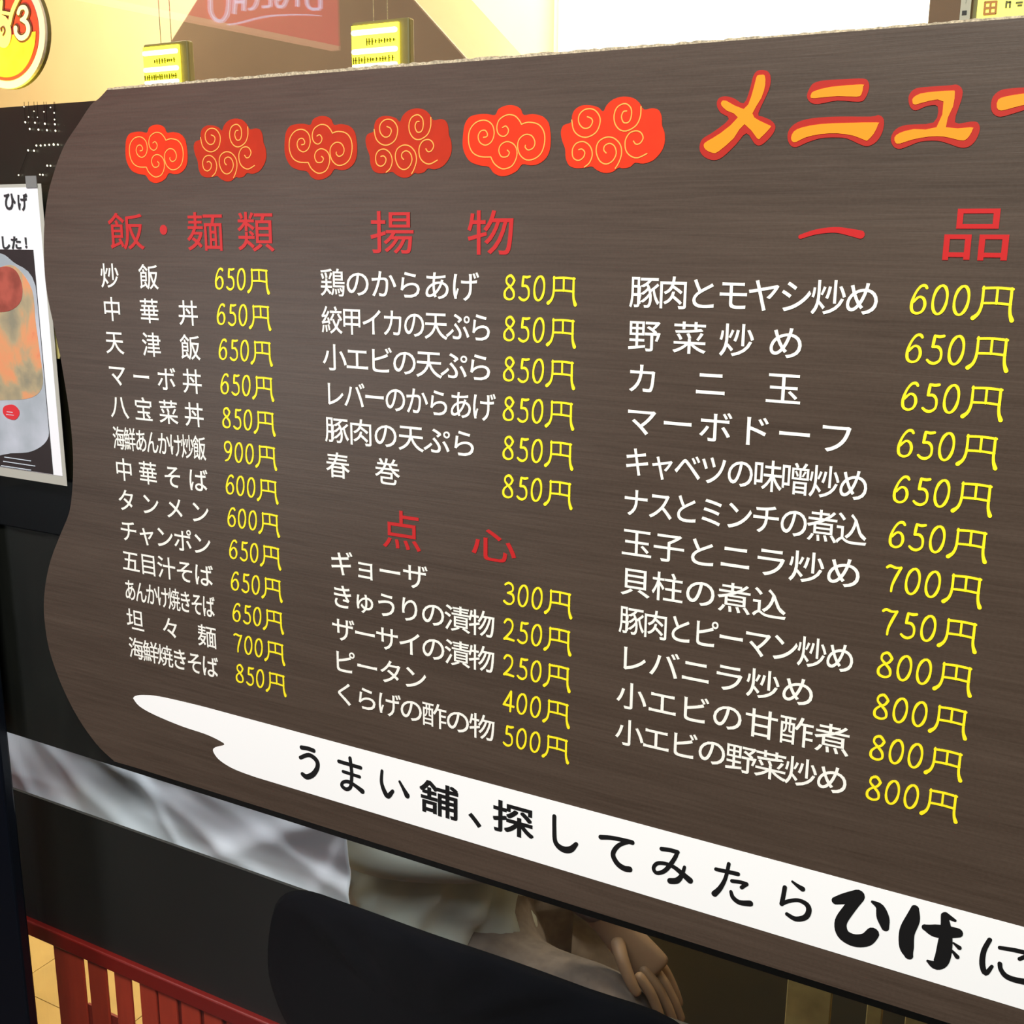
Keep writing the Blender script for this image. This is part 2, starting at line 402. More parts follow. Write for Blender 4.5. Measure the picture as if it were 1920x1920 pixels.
Z0 = 1.5-.0235
def X(px, py): return at(px, py).x
c1 = ['炒飯','中華丼','天津飯','マーボ丼','八宝菜丼','海鮮あんかけ炒飯','中華そば','タンメン','チャンポン','五目汁そば','あんかけ焼きそば','坦々麺','海鮮焼きそば']
p1 = ['650','650','650','650','850','900','600','600','650','650','650','700','850']
for i, (t, p) in enumerate(zip(c1, p1)):
    text_line(t, -.9042, -.8262 if i == 0 else -.7772, Z0-i*PITCH_R)
    price(p, -.7535, Z0-i*PITCH_R-.0020)
c2 = [('鶏のからあげ', -.4690, '850'), ('絞甲イカの天ぷら', -.4556, '850'), ('小エビの天ぷら', -.4548, '850'), ('レバーのからあげ', -.4528, '850'), ('豚肉の天ぷら', -.4702, '850'), ('春巻', X(750, 905), '850')]
for i, (t, xe, p) in enumerate(c2):
    text_line(t, -.6300, xe, Z0-i*PITCH_R, wmax=.0262); price(p, -.4455, Z0-i*PITCH_R-.0022)
c2b = [('ギョーザ', X(802, 1090), '300'), ('きゅうりの漬物', -.4522, '250'), ('ザーサイの漬物', -.4522, '250'), ('ピータン', X(801, 1285), '400'), ('くらげの酢の物', -.4516, '500')]
for i, (t, xe, p) in enumerate(c2b):
    text_line(t, -.6290, xe, 1.5-.2790-i*.0324, wmax=.0262); price(p, -.4435, 1.5-.2820-i*.0328)
c3 = [('豚肉とモヤシ炒め', 1650, 565, '600'), ('野菜炒め', 1508, 640, '650'), ('カニ玉', 1503, 730, '650'), ('マーボドーフ', 1603, 820, '650'), ('キャベツの味噌炒め', 1630, 910, '650'), ('ナスとミンチの煮込', 1626, 995, '650'),
      ('玉子とニラ炒め', 1617, 1070, '700'), ('貝柱の煮込', 1475, 1130, '750'), ('豚肉とピーマン炒め', 1604, 1230, '800'), ('レバニラ炒め', 1529, 1295, '800'), ('小エビの甘酢煮', 1594, 1385, '800'), ('小エビの野菜炒め', 1592, 1460, '800')]
for i, (t, xe, ye, p) in enumerate(c3):
    text_line(t, -.3360, X(xe, ye), Z0-i*PITCH_R, wmax=.0258); price(p, -.1322, Z0-i*PITCH_R-.0018)

# red headings
def heading2(items, label):
    grp = bpy.data.objects.new('heading', None); COL.objects.link(grp); grp.parent = board; grp.location = -BO; grp['label'] = label
    for ch, pa, pb, zt, zb, py in items:
        mb = MB(); xa_, xb_ = at(pa, py).x, at(pb, py).x
        if ch == '一':
            add_stroke(mb, [(at(x, y).x, at(x, y).z, w_*.00042) for x, y, w_ in ((1501,444,7),(1530,435,8),(1565,431,9),(1592,435,11),(1614,440,13))], Y1, Y1+TH)
        elif ch == '・':
            c = at(307, 431); add_stroke(mb, [(c.x-.0001, c.z, .0092), (c.x+.0001, c.z, .0092)], Y1, Y1+TH, smooth=False, cap=12)
        else: glyph_box(mb, ch, xa_, xb_, zb, zt, Y1, th=TH, bold=.00018)
        mb.build('heading_character', M_red, grp)
zt_, zb_ = 1.5+.0248, 1.5-.0098
heading2([('飯', 204, 270, zt_, zb_, 435), ('・', 0, 0, 0, 0, 0), ('麺', 351, 418, zt_, zb_, 435), ('類', 446, 514, zt_, zb_, 435)], 'red heading reading 飯・麺類')
heading2([('揚', 695, 776, zt_, zb_, 435), ('物', 877, 963, zt_, zb_, 435)], 'red heading reading 揚物')
heading2([('一', 0, 0, 0, 0, 0), ('品', 1771, 1893, zt_-.001, zb_+.001, 440)], 'red heading reading 一品')
heading2([('点', 718, 789, 1.5-.2322, 1.5-.2678, 995), ('心', 885, 968, 1.5-.2375, 1.5-.2650, 1020)], 'red heading reading 点心')

def tpts(s):
    out = []
    for x, y, wd in s:
        p = at(x, y); sc_ = (p-CAM).dot(FW)/FPX*1.06
        out.append((p.x, p.z, wd*sc_))
    return out
grp = bpy.data.objects.new('title', None); COL.objects.link(grp); grp.parent = board; grp.location = -BO; grp['label'] = 'title reading メニュー in orange with a red outline'
TITLE = [
 [([(345,450),(366,454),(369,510),(345,590),(292,682),(330,722),(396,753),(398,768),(342,826),(320,830),(245,745),(180,830),(90,908),(55,918),(12,898),(0,870),(20,848),(100,800),(205,705),(140,665),(106,632),(108,610),(135,605),(240,655),(285,580),(315,468),(328,452)],
   [(345,420),(385,430),(401,470),(390,540),(327,680),(352,700),(402,722),(429,757),(415,802),(372,850),(335,873),(303,860),(255,800),(190,870),(112,943),(60,961),(8,945),(-22,910),(-24,868),(-4,830),(60,790),(150,715),(100,676),(78,632),(88,592),(128,578),(180,590),(240,620),(275,540),(295,462),(315,430)])],
 [([(645,565),(662,548),(760,522),(945,507),(956,520),(945,568),(915,581),(800,577),(662,590),(641,582)],
   [(640,520),(618,575),(640,615),(690,624),(800,604),(930,611),(968,590),(991,530),(985,488),(955,472),(850,475),(720,483),(665,497)]),
  ([(540,790),(590,765),(700,745),(850,738),(1035,735),(1046,746),(1020,802),(985,840),(968,842),(900,815),(800,800),(700,805),(610,825),(555,852),(533,850),(524,828)],
   [(512,778),(560,735),(650,710),(800,700),(1000,700),(1050,691),(1080,720),(1072,790),(1036,850),(985,877),(940,868),(860,832),(790,825),(700,830),(620,855),(555,883),(520,872),(502,830)])],
 [([(1256,588),(1300,562),(1390,550),(1490,544),(1506,556),(1495,640),(1452,764),(1600,764),(1613,776),(1590,820),(1560,843),(1510,836),(1440,820),(1350,820),(1250,838),(1175,862),(1150,856),(1144,826),(1175,798),(1260,775),(1396,764),(1438,610),(1350,606),(1267,629),(1252,610)],
   [(1237,560),(1275,530),(1360,520),(1470,513),(1520,509),(1551,540),(1545,600),(1506,734),(1600,730),(1641,735),(1656,775),(1632,840),(1590,880),(1540,886),(1470,863),(1400,845),(1300,850),(1220,880),(1170,894),(1135,876),(1122,830),(1150,777),(1220,749),(1378,735),(1403,640),(1340,636),(1272,663),(1238,642),(1227,597)])],
 [([(1765,600),(1810,580),(1920,562),(2050,556),(2180,552),(2198,562),(2170,640),(2120,650),(2050,622),(1950,625),(1860,645),(1785,664),(1758,646)],
   [(1735,580),(1780,542),(1850,530),(1950,524),(2180,516),(2230,550),(2200,650),(2150,686),(2090,672),(2040,655),(1950,655),(1860,680),(1780,701),(1736,682),(1722,636)])]]
def tp(p): q = at(1320+p[0]/3.2, p[1]/3.2); return (q.x, q.z)
for strokes_ in TITLE:
    gro = MB(); gin = MB()
    for inner, outer in strokes_:
        gro.prism(catmull([tp(p) for p in outer], 3, True), Y1, Y1+TH)
        gin.prism(catmull([tp(p) for p in inner], 2, True), Y1-.0003, Y1-.00002)
    gro.build('letter_outline', M_bred, grp, 'red letter outline'); gin.build('letter_fill', M_bolt, grp, 'orange letter fill')

# cloud emblems
CA = [(410,935),(430,895),(475,872),(525,872),(565,895),(585,935),(640,930),(700,945),(738,985),(752,1040),(758,1100),(755,1170),(735,1225),(690,1265),(640,1275),(590,1268),(560,1310),(510,1340),(460,1347),(415,1325),(385,1285),(330,1275),(270,1250),(235,1200),(218,1140),(218,1060),(228,990),(258,945),(310,930),(360,928)]
CB = [(905,900),(945,872),(1000,870),(1050,885),(1080,912),(1100,870),(1140,830),(1200,812),(1260,822),(1300,855),(1330,900),(1380,892),(1420,905),(1440,950),(1445,1010),(1462,1060),(1465,1130),(1445,1190),(1400,1245),(1340,1268),(1290,1262),(1260,1290),(1215,1300),(1190,1295),(1150,1325),(1100,1330),(1055,1310),(1025,1287),(985,1294),(930,1298),(885,1280),(862,1230),(855,1165),(835,1110),(825,1050),(840,1005),(885,985),(890,940)]
SA = [[(345,1085),(365,1080),(368,1060),(352,1038),(325,1045),(312,1080),(325,1120),(360,1138),(395,1115),(410,1060),(395,1000),(350,970),(295,985),(258,1040),(255,1120),(280,1185),(330,1215),(395,1218)],
 [(395,1218),(420,1265),(470,1298),(525,1280),(552,1225),(553,1170),(530,1130),(490,1115),(455,1135),(443,1175),(460,1215),(495,1215),(508,1190),(495,1172)],
 [(460,1020),(480,1010),(497,1035),(490,1065),(465,1080),(435,1060),(425,1015),(440,965),(485,935),(530,940),(560,970),(575,998)],
 [(575,998),(620,985),(680,1000),(715,1050),(722,1120),(705,1190),(665,1230),(615,1238),(575,1205),(558,1150),(565,1100),(600,1068),(640,1075),(662,1115),(655,1155),(625,1172),(605,1155),(605,1140)]]
SB = [[(985,948),(1010,960),(1018,985),(1000,1020),(965,1025),(935,990),(935,935),(970,898),(1020,898),(1055,935),(1065,985),(1045,1050),(995,1085),(945,1080),(905,1040),(890,970)],
 [(1225,910),(1205,915),(1195,950),(1210,988),(1240,985),(1255,945),(1250,890),(1215,860),(1170,880),(1150,930),(1155,990),(1185,1035),(1230,1045),(1285,1010),(1310,950),(1312,880)],
 [(940,1172),(960,1168),(978,1190),(970,1225),(940,1245),(908,1225),(902,1170),(925,1128),(970,1118),(1010,1150),(1025,1205),(1010,1260),(980,1290)],
 [(1110,1195),(1095,1175),(1100,1145),(1130,1130),(1160,1150),(1172,1200),(1150,1250),(1110,1270),(1070,1245),(1048,1180),(1060,1120),(1105,1088),(1155,1095),(1195,1140),(1205,1200),(1190,1260),(1170,1300)],
 [(1275,1115),(1290,1135),(1315,1130),(1333,1095),(1320,1060),(1290,1045),(1250,1060),(1225,1110),(1230,1175),(1260,1215),(1305,1228),(1360,1200)]]
def zp(p): q = at(480+p[0]/4, p[1]/4); return (q.x, q.z)
def cbox(px0, px1, y): a = at(px0, y); b = at(px1, y); return a.x, b.x
def cloud(kind, px0, px1, py0, py1, m, label):
    out = [zp(p) for p in (CA if kind == 'A' else CB)]; sw = [[zp(p) for p in s] for s in (SA if kind == 'A' else SB)]
    ax0, ax1 = min(p[0] for p in out), max(p[0] for p in out); az0, az1 = min(p[1] for p in out), max(p[1] for p in out)
    ym = (py0+py1)/2; bx0, bx1 = at(px0, ym).x, at(px1, ym).x
    xm = (px0+px1)/2; bz1, bz0 = at(xm, py0).z, at(xm, py1).z
    if kind == 'B': bz1 = at(px0+.62*(px1-px0), py0).z; bz0 = at(px0+.45*(px1-px0), py1).z
    T = lambda p: (bx0+(p[0]-ax0)/(ax1-ax0)*(bx1-bx0), bz0+(p[1]-az0)/(az1-az0)*(bz1-bz0))
    mb = MB(); mb.prism(catmull([T(p) for p in out], 3, True), Y1, Y1+TH)
    c = bpart('cloud_emblem', mb, m, label)
    mb = MB()
    for k, s in enumerate(sw): add_stroke(mb, [(*T(p), .0009) for p in s], Y1-.0002-.00001*k, Y1-.00002, cap=4)
    bpart('swirl_lines', mb, M_sw, None, c)
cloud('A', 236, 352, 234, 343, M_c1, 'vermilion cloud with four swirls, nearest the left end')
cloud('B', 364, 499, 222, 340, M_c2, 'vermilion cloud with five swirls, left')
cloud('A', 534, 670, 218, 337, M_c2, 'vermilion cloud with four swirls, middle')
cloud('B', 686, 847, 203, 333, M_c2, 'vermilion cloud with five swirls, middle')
cloud('A', 868, 1033, 198, 330, M_c1, 'vermilion cloud in its lit tone with four swirls, nearest the title')
cloud('B', 1052, 1247, 181, 324, M_c1, 'vermilion cloud in its lit tone with five swirls, beside the title')

# slogan banner
zt1 = 1.5-.5921*D
def bz(p): q = at(*p); return (q.x, q.z)
topc = catmull([bz(p) for p in [(250,1309),(254,1305),(268,1303),(300,1306),(370,1322),(430,1338),(482,1352)]], 4)
q0 = bz((480, 1457)); q1 = bz((1900, 1891))
botc = catmull([bz(p) for p in [(480,1457),(452,1447),(430,1437),(410,1423),(400,1408),(404,1401),(421,1396),(411,1388),(385,1376),(340,1361),(290,1340),(262,1324),(250,1309)]], 4)
mb = MB(); mb.prism(topc+[(XE-.03, zt1), (XE-.03, q1[1])]+botc[:-1], Y1, Y1+TH)
ban = bpart('slogan_banner', mb, M_banner, 'long white brush-stroke banner along the lower edge')
SL = [[(566,1401,8),(578,1403,8),(589,1407,8)], [(564,1420,7),(580,1415,8),(594,1425,9),(596,1438,9),(588,1451,10),(576,1456,10),(568,1451,8)],
 [(636,1427,7),(677,1439,7)], [(644,1446,6),(675,1456,6)], [(657,1421,7),(660,1445,7),(660,1460,7),(658,1475,7),(650,1479,7),(642,1473,7),(644,1466,6),(654,1465,7),(666,1472,7),(680,1483,10)],
 [(717,1445,6),(716,1465,7),(721,1482,9),(728,1492,10),(737,1483,7)], [(750,1465,5),(757,1478,7),(764,1491,11)],
 [(1040,1530,8),(1040,1552,8),(1042,1578,9),(1055,1591,12),(1070,1592,12),(1081,1582,8)],
 [(1127,1569,9),(1146,1570,8),(1167,1574,8),(1186,1579,9)], [(1181,1578,6),(1161,1584,8),(1150,1600,9),(1157,1617,10),(1170,1627,11),(1181,1629,11)],
 [(1241,1591,8),(1256,1593,8),(1271,1597,8)], [(1271,1597,7),(1264,1611,8),(1248,1631,8),(1232,1636,7),(1226,1627,7),(1233,1618,7),(1250,1619,7),(1267,1627,8),(1294,1650,12)], [(1284,1625,6),(1279,1640,8),(1270,1650,11),(1257,1651,11)],
 [(1343,1629,7),(1384,1638,8)], [(1367,1619,7),(1361,1645,7),(1351,1664,9),(1340,1675,11)], [(1373,1651,7),(1388,1653,7),(1400,1657,8)], [(1400,1657,7),(1391,1663,7)], [(1371,1671,6),(1375,1682,8),(1387,1691,9),(1407,1693,11)],
 [(1486,1652,4),(1496,1660,7),(1505,1666,10)], [(1472,1663,8),(1469,1680,8),(1466,1694,8)], [(1466,1694,7),(1478,1689,7),(1497,1687,7),(1513,1695,9),(1517,1707,10),(1510,1719,10),(1492,1722,9),(1476,1713,7)],
 [(1567,1688,14),(1585,1684,20),(1610,1678,22)], [(1611,1680,20),(1592,1704,20),(1577,1728,21),(1581,1750,23),(1601,1762,24),(1624,1761,24),(1637,1749,22)], [(1636,1690,5),(1650,1700,15),(1656,1720,22),(1660,1738,14)],
 [(1716,1703,14),(1712,1722,24),(1701,1747,26),(1700,1775,25),(1704,1790,16)], [(1735,1738,12),(1752,1744,24),(1775,1746,24),(1796,1748,18)], [(1771,1716,12),(1774,1742,19),(1772,1772,25),(1766,1799,25),(1754,1808,18),(1740,1801,5)], [(1773,1715,12),(1791,1725,5)], [(1788,1767,3),(1799,1776,8)], [(1786,1782,4),(1795,1793,8)],
 [(1856,1761,8),(1845,1782,9),(1842,1806,10),(1848,1824,9),(1860,1811,6)], [(1875,1776,7),(1905,1781,8),(1933,1788,8)], [(1933,1788,7),(1912,1797,7)], [(1875,1806,8),(1877,1817,8),(1888,1830,10),(1912,1838,11),(1950,1843,13)]]
YB = Y1-.0004
for grp_ in ((0, 2), (2, 5), (5, 7), (7, 8), (8, 10), (10, 13), (13, 18), (18, 21), (21, 24), (24, 30), (30, 34)):
    mb = MB()
    for k in range(*grp_): add_stroke(mb, tpts(SL[k]), YB-.00003*(k-grp_[0]), YB+TH-.0001, smooth=len(SL[k]) > 2)
    mb.build('slogan_character', M_black, ban)
for ch, a, b, of in (('舗', (787,1458), (860,1540), .0006), ('、', (879,1522), (903,1553), .0002), ('探', (925,1496), (1001,1577), .0006)):
    mb = MB(); A, B = at(*a), at(*b); glyph_box(mb, ch, A.x, B.x, B.z, A.z, YB, th=TH-.0001, bold=of); mb.build('slogan_character', M_black, ban)

# ------------------------------------------------------------------ poster on the glass at the left
YPo = .012
def qx(px, py, Y=YPo): p = at(px, py, Y); return p.x, p.z
pt = qx(75, 347); pb = qx(128, 905)
px0 = pt[0]-.21; px1 = pt[0]; pz1 = qx(40, 345)[1]; pz0 = qx(129, 912)[1]
pos = empty('poster', (px1-.1, YPo, pz0)); tag(pos, 'laminated white poster with a food photograph taped left of the menu board', 'poster')
PO = Vector((px1-.1, YPo, pz0))
def ppart(name, mb, m, label=None, **k):
    o = mb.build(name, m, pos, label, **k); o.location = -PO; return o
M_lamn = mat('clear_laminate_margin', (172, 170, 160), .15)
M_paper = mat('white_paper', (232, 232, 236), .35)
# laminated sheet with its right edge curling forward a little, as a grid
def sheet(x0, x1, z0, z1, y, curl, nx=10, nz=10, th=.0004):
    mb = MB(); vs = []
    for k in (0, 1):
        for j in range(nz+1):
            for i in range(nx+1):
                u = i/nx; v = j/nz
                vs.append((x0+(x1-x0)*u, y+k*th-curl*(u**4)*math.sin(v*math.pi)**2, z0+(z1-z0)*v))
    N = (nx+1)*(nz+1); fs = []
    for j in range(nz):
        for i in range(nx):
            a = j*(nx+1)+i
            fs.append((a, a+1, a+nx+2, a+nx+1)); fs.append((N+a, N+a+nx+1, N+a+nx+2, N+a+1))
    for i in range(nx):
        a = i; fs.append((a, N+a, N+a+1, a+1)); a = nz*(nx+1)+i; fs.append((a, a+1, N+a+1, N+a))
    for j in range(nz):
        a = j*(nx+1); fs.append((a, a+nx+1, N+a+nx+1, N+a)); a += nx; fs.append((a, N+a, N+a+nx+1, a+nx+1))
    mb.add(vs, fs); return mb
ppart('laminate', sheet(px0, px1+.0015, pz0, pz1, YPo, 0), M_lamn, 'greyish laminate margin', smooth=False)
ppart('paper', sheet(px0+.003, px1-.004, pz0+.0105, pz1-.0035, YPo-.0004, 0), M_paper)
YQ = YPo-.0016
def food_mat():
    m = bpy.data.materials.new('food_photograph_print'); m.use_nodes = True; nt = m.node_tree; b = nt.nodes['Principled BSDF']
    tc = nt.nodes.new('ShaderNodeTexCoord'); mp = nt.nodes.new('ShaderNodeMapping'); mp.inputs['Scale'].default_value = (1, 1, .7)
    nz = nt.nodes.new('ShaderNodeTexNoise'); nz.inputs['Scale'].default_value = 26; nz.inputs['Detail'].default_value = 6; nz.inputs['Distortion'].default_value = .4
    nt.links.new(tc.outputs['Object'], mp.inputs[0]); nt.links.new(mp.outputs[0], nz.inputs['Vector'])
    cr = nt.nodes.new('ShaderNodeValToRGB'); cols = [(.30, (136, 130, 110)), (.42, (168, 152, 120)), (.50, (208, 148, 104)), (.57, (218, 142, 100)), (.64, (206, 116, 84)), (.74, (196, 182, 166))]
    e = cr.color_ramp.elements; e[0].position = cols[0][0]; e[0].color = (*lin(cols[0][1]), 1); e[1].position = cols[-1][0]; e[1].color = (*lin(cols[-1][1]), 1)
    for p, c in cols[1:-1]: q = e.new(p); q.color = (*lin(c), 1)
    nt.links.new(nz.outputs['Fac'], cr.inputs[0]); nt.links.new(cr.outputs[0], b.inputs['Base Color']); b.inputs['Roughness'].default_value = .3
    return m
fx1 = qx(61, 470, YQ)[0]; fz1 = qx(30, 468, YQ)[1]; fz0 = qx(96, 889, YQ)[1]
mb = MB(); mb.box((px0+.02, YQ+.0006, fz0), (fx1, YQ+.001, fz1)); ppart('photo_print', mb, mat('dark_photo_ground', (52, 44, 44), .3, noise=.3, scale=14), 'dark printed food photograph')
def clip(pts): return [(min(x, fx1-.0002), z) for x, z in pts]
def blob(pxs, y, m, nm, lab=None, n=4):
    mb = MB(); mb.prism(clip(catmull([qx(*p, YQ) for p in pxs], n, True)), y, y+.0002); return ppart(nm, mb, m, lab)
blob([(-90,520),(-40,480),(0,475),(25,492),(60,520),(78,600),(84,700),(90,790),(88,825),(60,846),(20,850),(-40,850),(-100,760)], YQ+.0003, mat('pale_plate_print', (150, 158, 164), .3, noise=.3, scale=16, rgb2=(186, 190, 200)), 'plate_print', 'pale grey printed plate')
blob([(-80,560),(-30,520),(10,498),(35,505),(60,545),(66,600),(74,660),(80,720),(60,745),(10,750),(-40,745),(-90,680)], YQ+.0001, food_mat(), 'food_print', 'orange and green printed food')
blob([(-30,520),(5,500),(30,508),(42,540),(36,570),(8,585),(-30,575)], YQ-.0001, mat('red_food_print', (170, 84, 70), .3, noise=.4, scale=60), 'garnish_print', 'dark red printed garnish')
blob([(6,765),(12,760),(25,759),(35,768),(36,778),(28,787),(14,784),(6,775)], YQ-.0001, mat('red_spot_print', (206, 50, 56), .3), 'spot_print', 'red printed spot')
mb = MB()
for a, b_, y_ in ((8, 58, 857), (6, 66, 865), (2, 58, 873)):
    A = qx(a, y_, YQ); B = qx(b_, y_+(b_-a)*.16, YQ); mb.box((A[0], YQ-.0001, A[1]-.0004), (B[0], YQ+.0003, A[1]+.0004))
for a, b_, y_ in ((13, 24, 772), (12, 26, 777)):
    A = qx(a, y_, YQ); B = qx(b_, y_, YQ); mb.box((A[0], YQ-.0003, A[1]-.0003), (B[0], YQ-.00012, A[1]+.0003))
ppart('fine_print', mb, mat('pale_fine_print', (205, 215, 225), .4), 'pale lines of fine print')
M_dp = mat('dark_print', (40, 42, 44), .4)
for ch, a, b_ in (('ひ', (6,363), (29,393)), ('げ', (31,363), (52,395)), ('ま', (-24,440), (-5,464)), ('し', (2,443), (18,467)), ('た', (19,443), (39,467)), ('！', (45,445), (50,465))):
    mb = MB(); A = qx(*a, YQ); B = qx(*b_, YQ); glyph_box(mb, ch, A[0], B[0], B[1], A[1], YQ+.0003, th=.0008, bold=.0003); ppart('poster_character', mb, M_dp)
# tape at the top
mb = MB(); A = qx(49, 330); B = qx(71, 352); mb.box((A[0], YPo-.0012, B[1]), (B[0], YPo-.0006, A[1])); ppart('tape', mb, mat('clear_tape', (120, 120, 118), .2), 'clear tape')

# pale card standing behind the poster's edge
mb = MB(); A = qx(86, 555, .019); B = qx(112, 672, .0185)
mb.prism([qx(80, 555, .017), qx(90, 562, .017), qx(113, 668, .017), qx(112, 673, .017), qx(84, 668, .017)], .0165, .0170)
tag(mb.build('paper_slip', mat('yellowish_paper', (205, 190, 120), .5)), 'yellowish paper slip between the poster edge and the board', 'paper')

# ------------------------------------------------------------------ string of small lights behind the glass
ls = empty('string_light', (-1.2, YG+.008, 1.6)); tag(ls, 'string of tiny white bulbs hanging behind the dark glass above the poster', 'string light')
LO = Vector((-1.2, YG+.008, 1.6))
M_led = mat('lit_bulb', (255, 250, 225), .4, emit=(255, 246, 214), estr=3.0)
spots = [(455,568,1.3),(630,578,1.2),(808,595,1.3),(988,605,1.3),(535,690,1.3),(692,702,1.3),(845,712,1.3),(998,722,1.3),(655,988,1.3),(732,988,1.3),(808,982,1.2),(886,975,1.2),(966,970,1.6),(1042,970,1.1),(506,1075,1.3),(612,1082,1.3),(515,475,.8),(675,480,.6),(612,370,.6),(790,380,.8),(975,400,.8),(982,520,.9),(908,302,.7),(432,290,.6),(850,1350,1.3),(908,1352,1.1),(335,1520,.9),(720,1510,1.0),(770,1515,1.2)]
bm = bmesh.new(); bmesh.ops.create_icosphere(bm, subdivisions=1, radius=.00085); bme = bpy.data.meshes.new('bulb'); bm.to_mesh(bme); bm.free(); bme.materials.append(M_led)
wires = {}
for sx, sy, r in spots:
    p = at(sx/9.6, 170+sy/9.6, YG+.0081)
    o = bpy.data.objects.new('bulb', bme); COL.objects.link(o); o.parent = ls; o.location = p-LO; o.scale = (r*.95, .9, r)
mb = MB()
def wire(a, b):
    A = at(a[0]/9.6, 170+a[1]/9.6, YG+.0084); B = at(b[0]/9.6, 170+b[1]/9.6, YG+.0084)
    add_stroke(mb, [(A.x, A.z, .0003), (B.x, B.z, .0003)], YG+.0083, YG+.0086, smooth=False, cap=2)
for a, b in (((455,568),(432,200)),((630,578),(610,200)),((808,595),(785,200)),((988,605),(965,200)),((535,690),(510,200)),((692,702),(670,200)),((845,712),(830,200)),((998,722),(985,200)),((655,988),(1042,970)),((506,1075),(655,988)),((720,1510),(908,1352)),((335,1520),(506,1075))): wire(a, b)
o = mb.build('wire', M_blk, ls); o.location = -LO

# ------------------------------------------------------------------ things seen above the board through the glass
# round sign
YS = .30
cS = at(9, 58, YS); eR = at(86, 75, YS); rS = (eR-cS).x*1.0
bS = at(14, 167, YS); rV = cS.z-bS.z
rs = rV
rd = empty('round_sign', (cS.x, YS, cS.z)); tag(rd, 'round red and orange sign with painted yellow glow and a white 3 hanging above the dark glass', 'sign')
def disc(rx, rz, y0, y1, n=56, cx=0, cz=0, a0=0, a1=2*math.pi):
    m_ = MB(); full = a1-a0 > 6.28
    pts = [(cx+rx*math.cos(a0+(a1-a0)*k/n), cz+rz*math.sin(a0+(a1-a0)*k/n)) for k in range(n if full else n+1)]
    m_.prism(pts, y0, y1); return m_
rx = rS
disc(rx*1.02, rs*1.0, .004, .009).build('sign_edge', mat('olive_sign_edge', (96, 84, 44), .6), rd, 'olive edge')
disc(rx, rs*.995, 0, .004).build('sign_rim', mat('pinkish_rim', (240, 216, 196), .4), rd, 'pinkish white rim')
disc(rx*.86, rs*.86, -.001, 0).build('sign_face', mat('red_sign_face', (190, 58, 48), .4), rd, 'red face')
disc(rx*.80, rs*.80, -.002, -.001, a0=math.pi*1.04, a1=math.pi*1.97).build('food_print', mat('orange_print_yellow_glow', (250, 176, 60), .4, noise=.3, scale=40), rd, 'orange food print with yellow glow in its colour')  # orange food, with a reflected lamp's yellow glow mixed into the colour
def rpart(name, strokes, m, y0, grow=0.0, lab=None):
    m_ = MB()
    for k, s in enumerate(strokes):
        P = []
        for x, y, wd in s:
            p = at(x, y, YS); sc_ = (p-CAM).dot(FW)/FPX
            P.append((p.x-cS.x, p.z-cS.z, wd*sc_))
        add_stroke(m_, P, y0-.00005*k, y0+.0008, grow=grow, smooth=len(s) > 2)
    return m_.build(name, m, rd, lab)
three = [[(38,25,8),(42,16,7),(50,15,8),(54,24,9),(50,34,8),(43,38,5)], [(43,38,5),(53,43,9),(57,56,10),(52,68,9),(42,72,9),(34,64,8),(33,54,10)]]
hi = [[(7,4,7),(5,25,8),(4,45,8)], [(5,24,6),(24,27,6)], [(40,-6,9),(28,20,9),(22,44,9)]]
no = [[(8,59,3),(7,54,3),(12,52,3),(14,60,3),(11,67,3)]]
M_beige = mat('beige_letter', (244, 205, 140), .4); M_brown = mat('brown_outline', (96, 52, 30), .5)
rpart('numeral_outline', three, M_brown, -.0022, .0024, 'brown outline'); rpart('numeral', three, mat('white_letter', (248, 228, 205), .4), -.0034, 0, 'white numeral 3')
rpart('character_outline', hi, M_brown, -.0024, .0018); rpart('character', hi, M_beige, -.0036, 0, 'beige lettering')
m_ = MB(); p = at(9, 60, YS); 
disc(.017, .021, -.0036, -.0026, cx=p.x-cS.x, cz=p.z-cS.z, n=24).build('badge', M_beige, rd, 'beige round badge'); rpart('badge_lettering', no, M_brown, -.0048, 0, 'brown lettering reading の')
# its hanging wires
m_ = MB(); m_.box((-.0015, .012, rs), (.0015, .014, 2.949-cS.z)); m_.build('hanger', M_alu, rd)
sp = bpy.data.lights.new('yellow_glow_spot', 'SPOT'); sp.energy = 26; sp.color = (1.0, .88, .12); sp.spot_size = math.radians(36); sp.spot_blend = .9; sp.shadow_soft_size = .02  # added spot, imitates a yellow lamp reflected on the round sign
so = bpy.data.objects.new('yellow_glow_spot', sp); COL.objects.link(so)
tg = at(12, 138, YS); so.location = tg+Vector((-.12, -.20, -.22)); so.rotation_euler = (tg-so.location).to_track_quat('-Z', 'Y').to_euler()

# brown hood
YH = 1.3
hd = empty('range_hood', tuple(at(600, 60, YH))); tag(hd, 'brown flaring extractor hood hanging between the yellow lit signs', 'hood')
HO = hd.location.copy()
def hp(px, py, Y=YH): p = at(px, py, Y); return (p.x, p.z)
M_hood = mat('brown_hood_steel', (122, 100, 78), .5, noise=.1, scale=6)
mb = MB(); T0, T1 = hp(455, -140), hp(680, -110); B0, B1 = hp(245, 195), hp(965, 210)
T0 = (T0[0], T0[1]); mb.prism([B0, B1, T1, T0], YH, YH+.35)
o = mb.build('canopy', M_hood, hd, bevel=.004); o.location = -HO
mb = MB(); mb.prism([(B0[0]-.004, B0[1]-.03), (B1[0]+.004, B0[1]-.03), (B1[0]+.004, B0[1]), (B0[0]-.004, B0[1])], YH-.006, YH+.355); o = mb.build('lip', mat('dark_hood_lip', (70, 58, 46), .5), hd, 'dark lower lip'); o.location = -HO
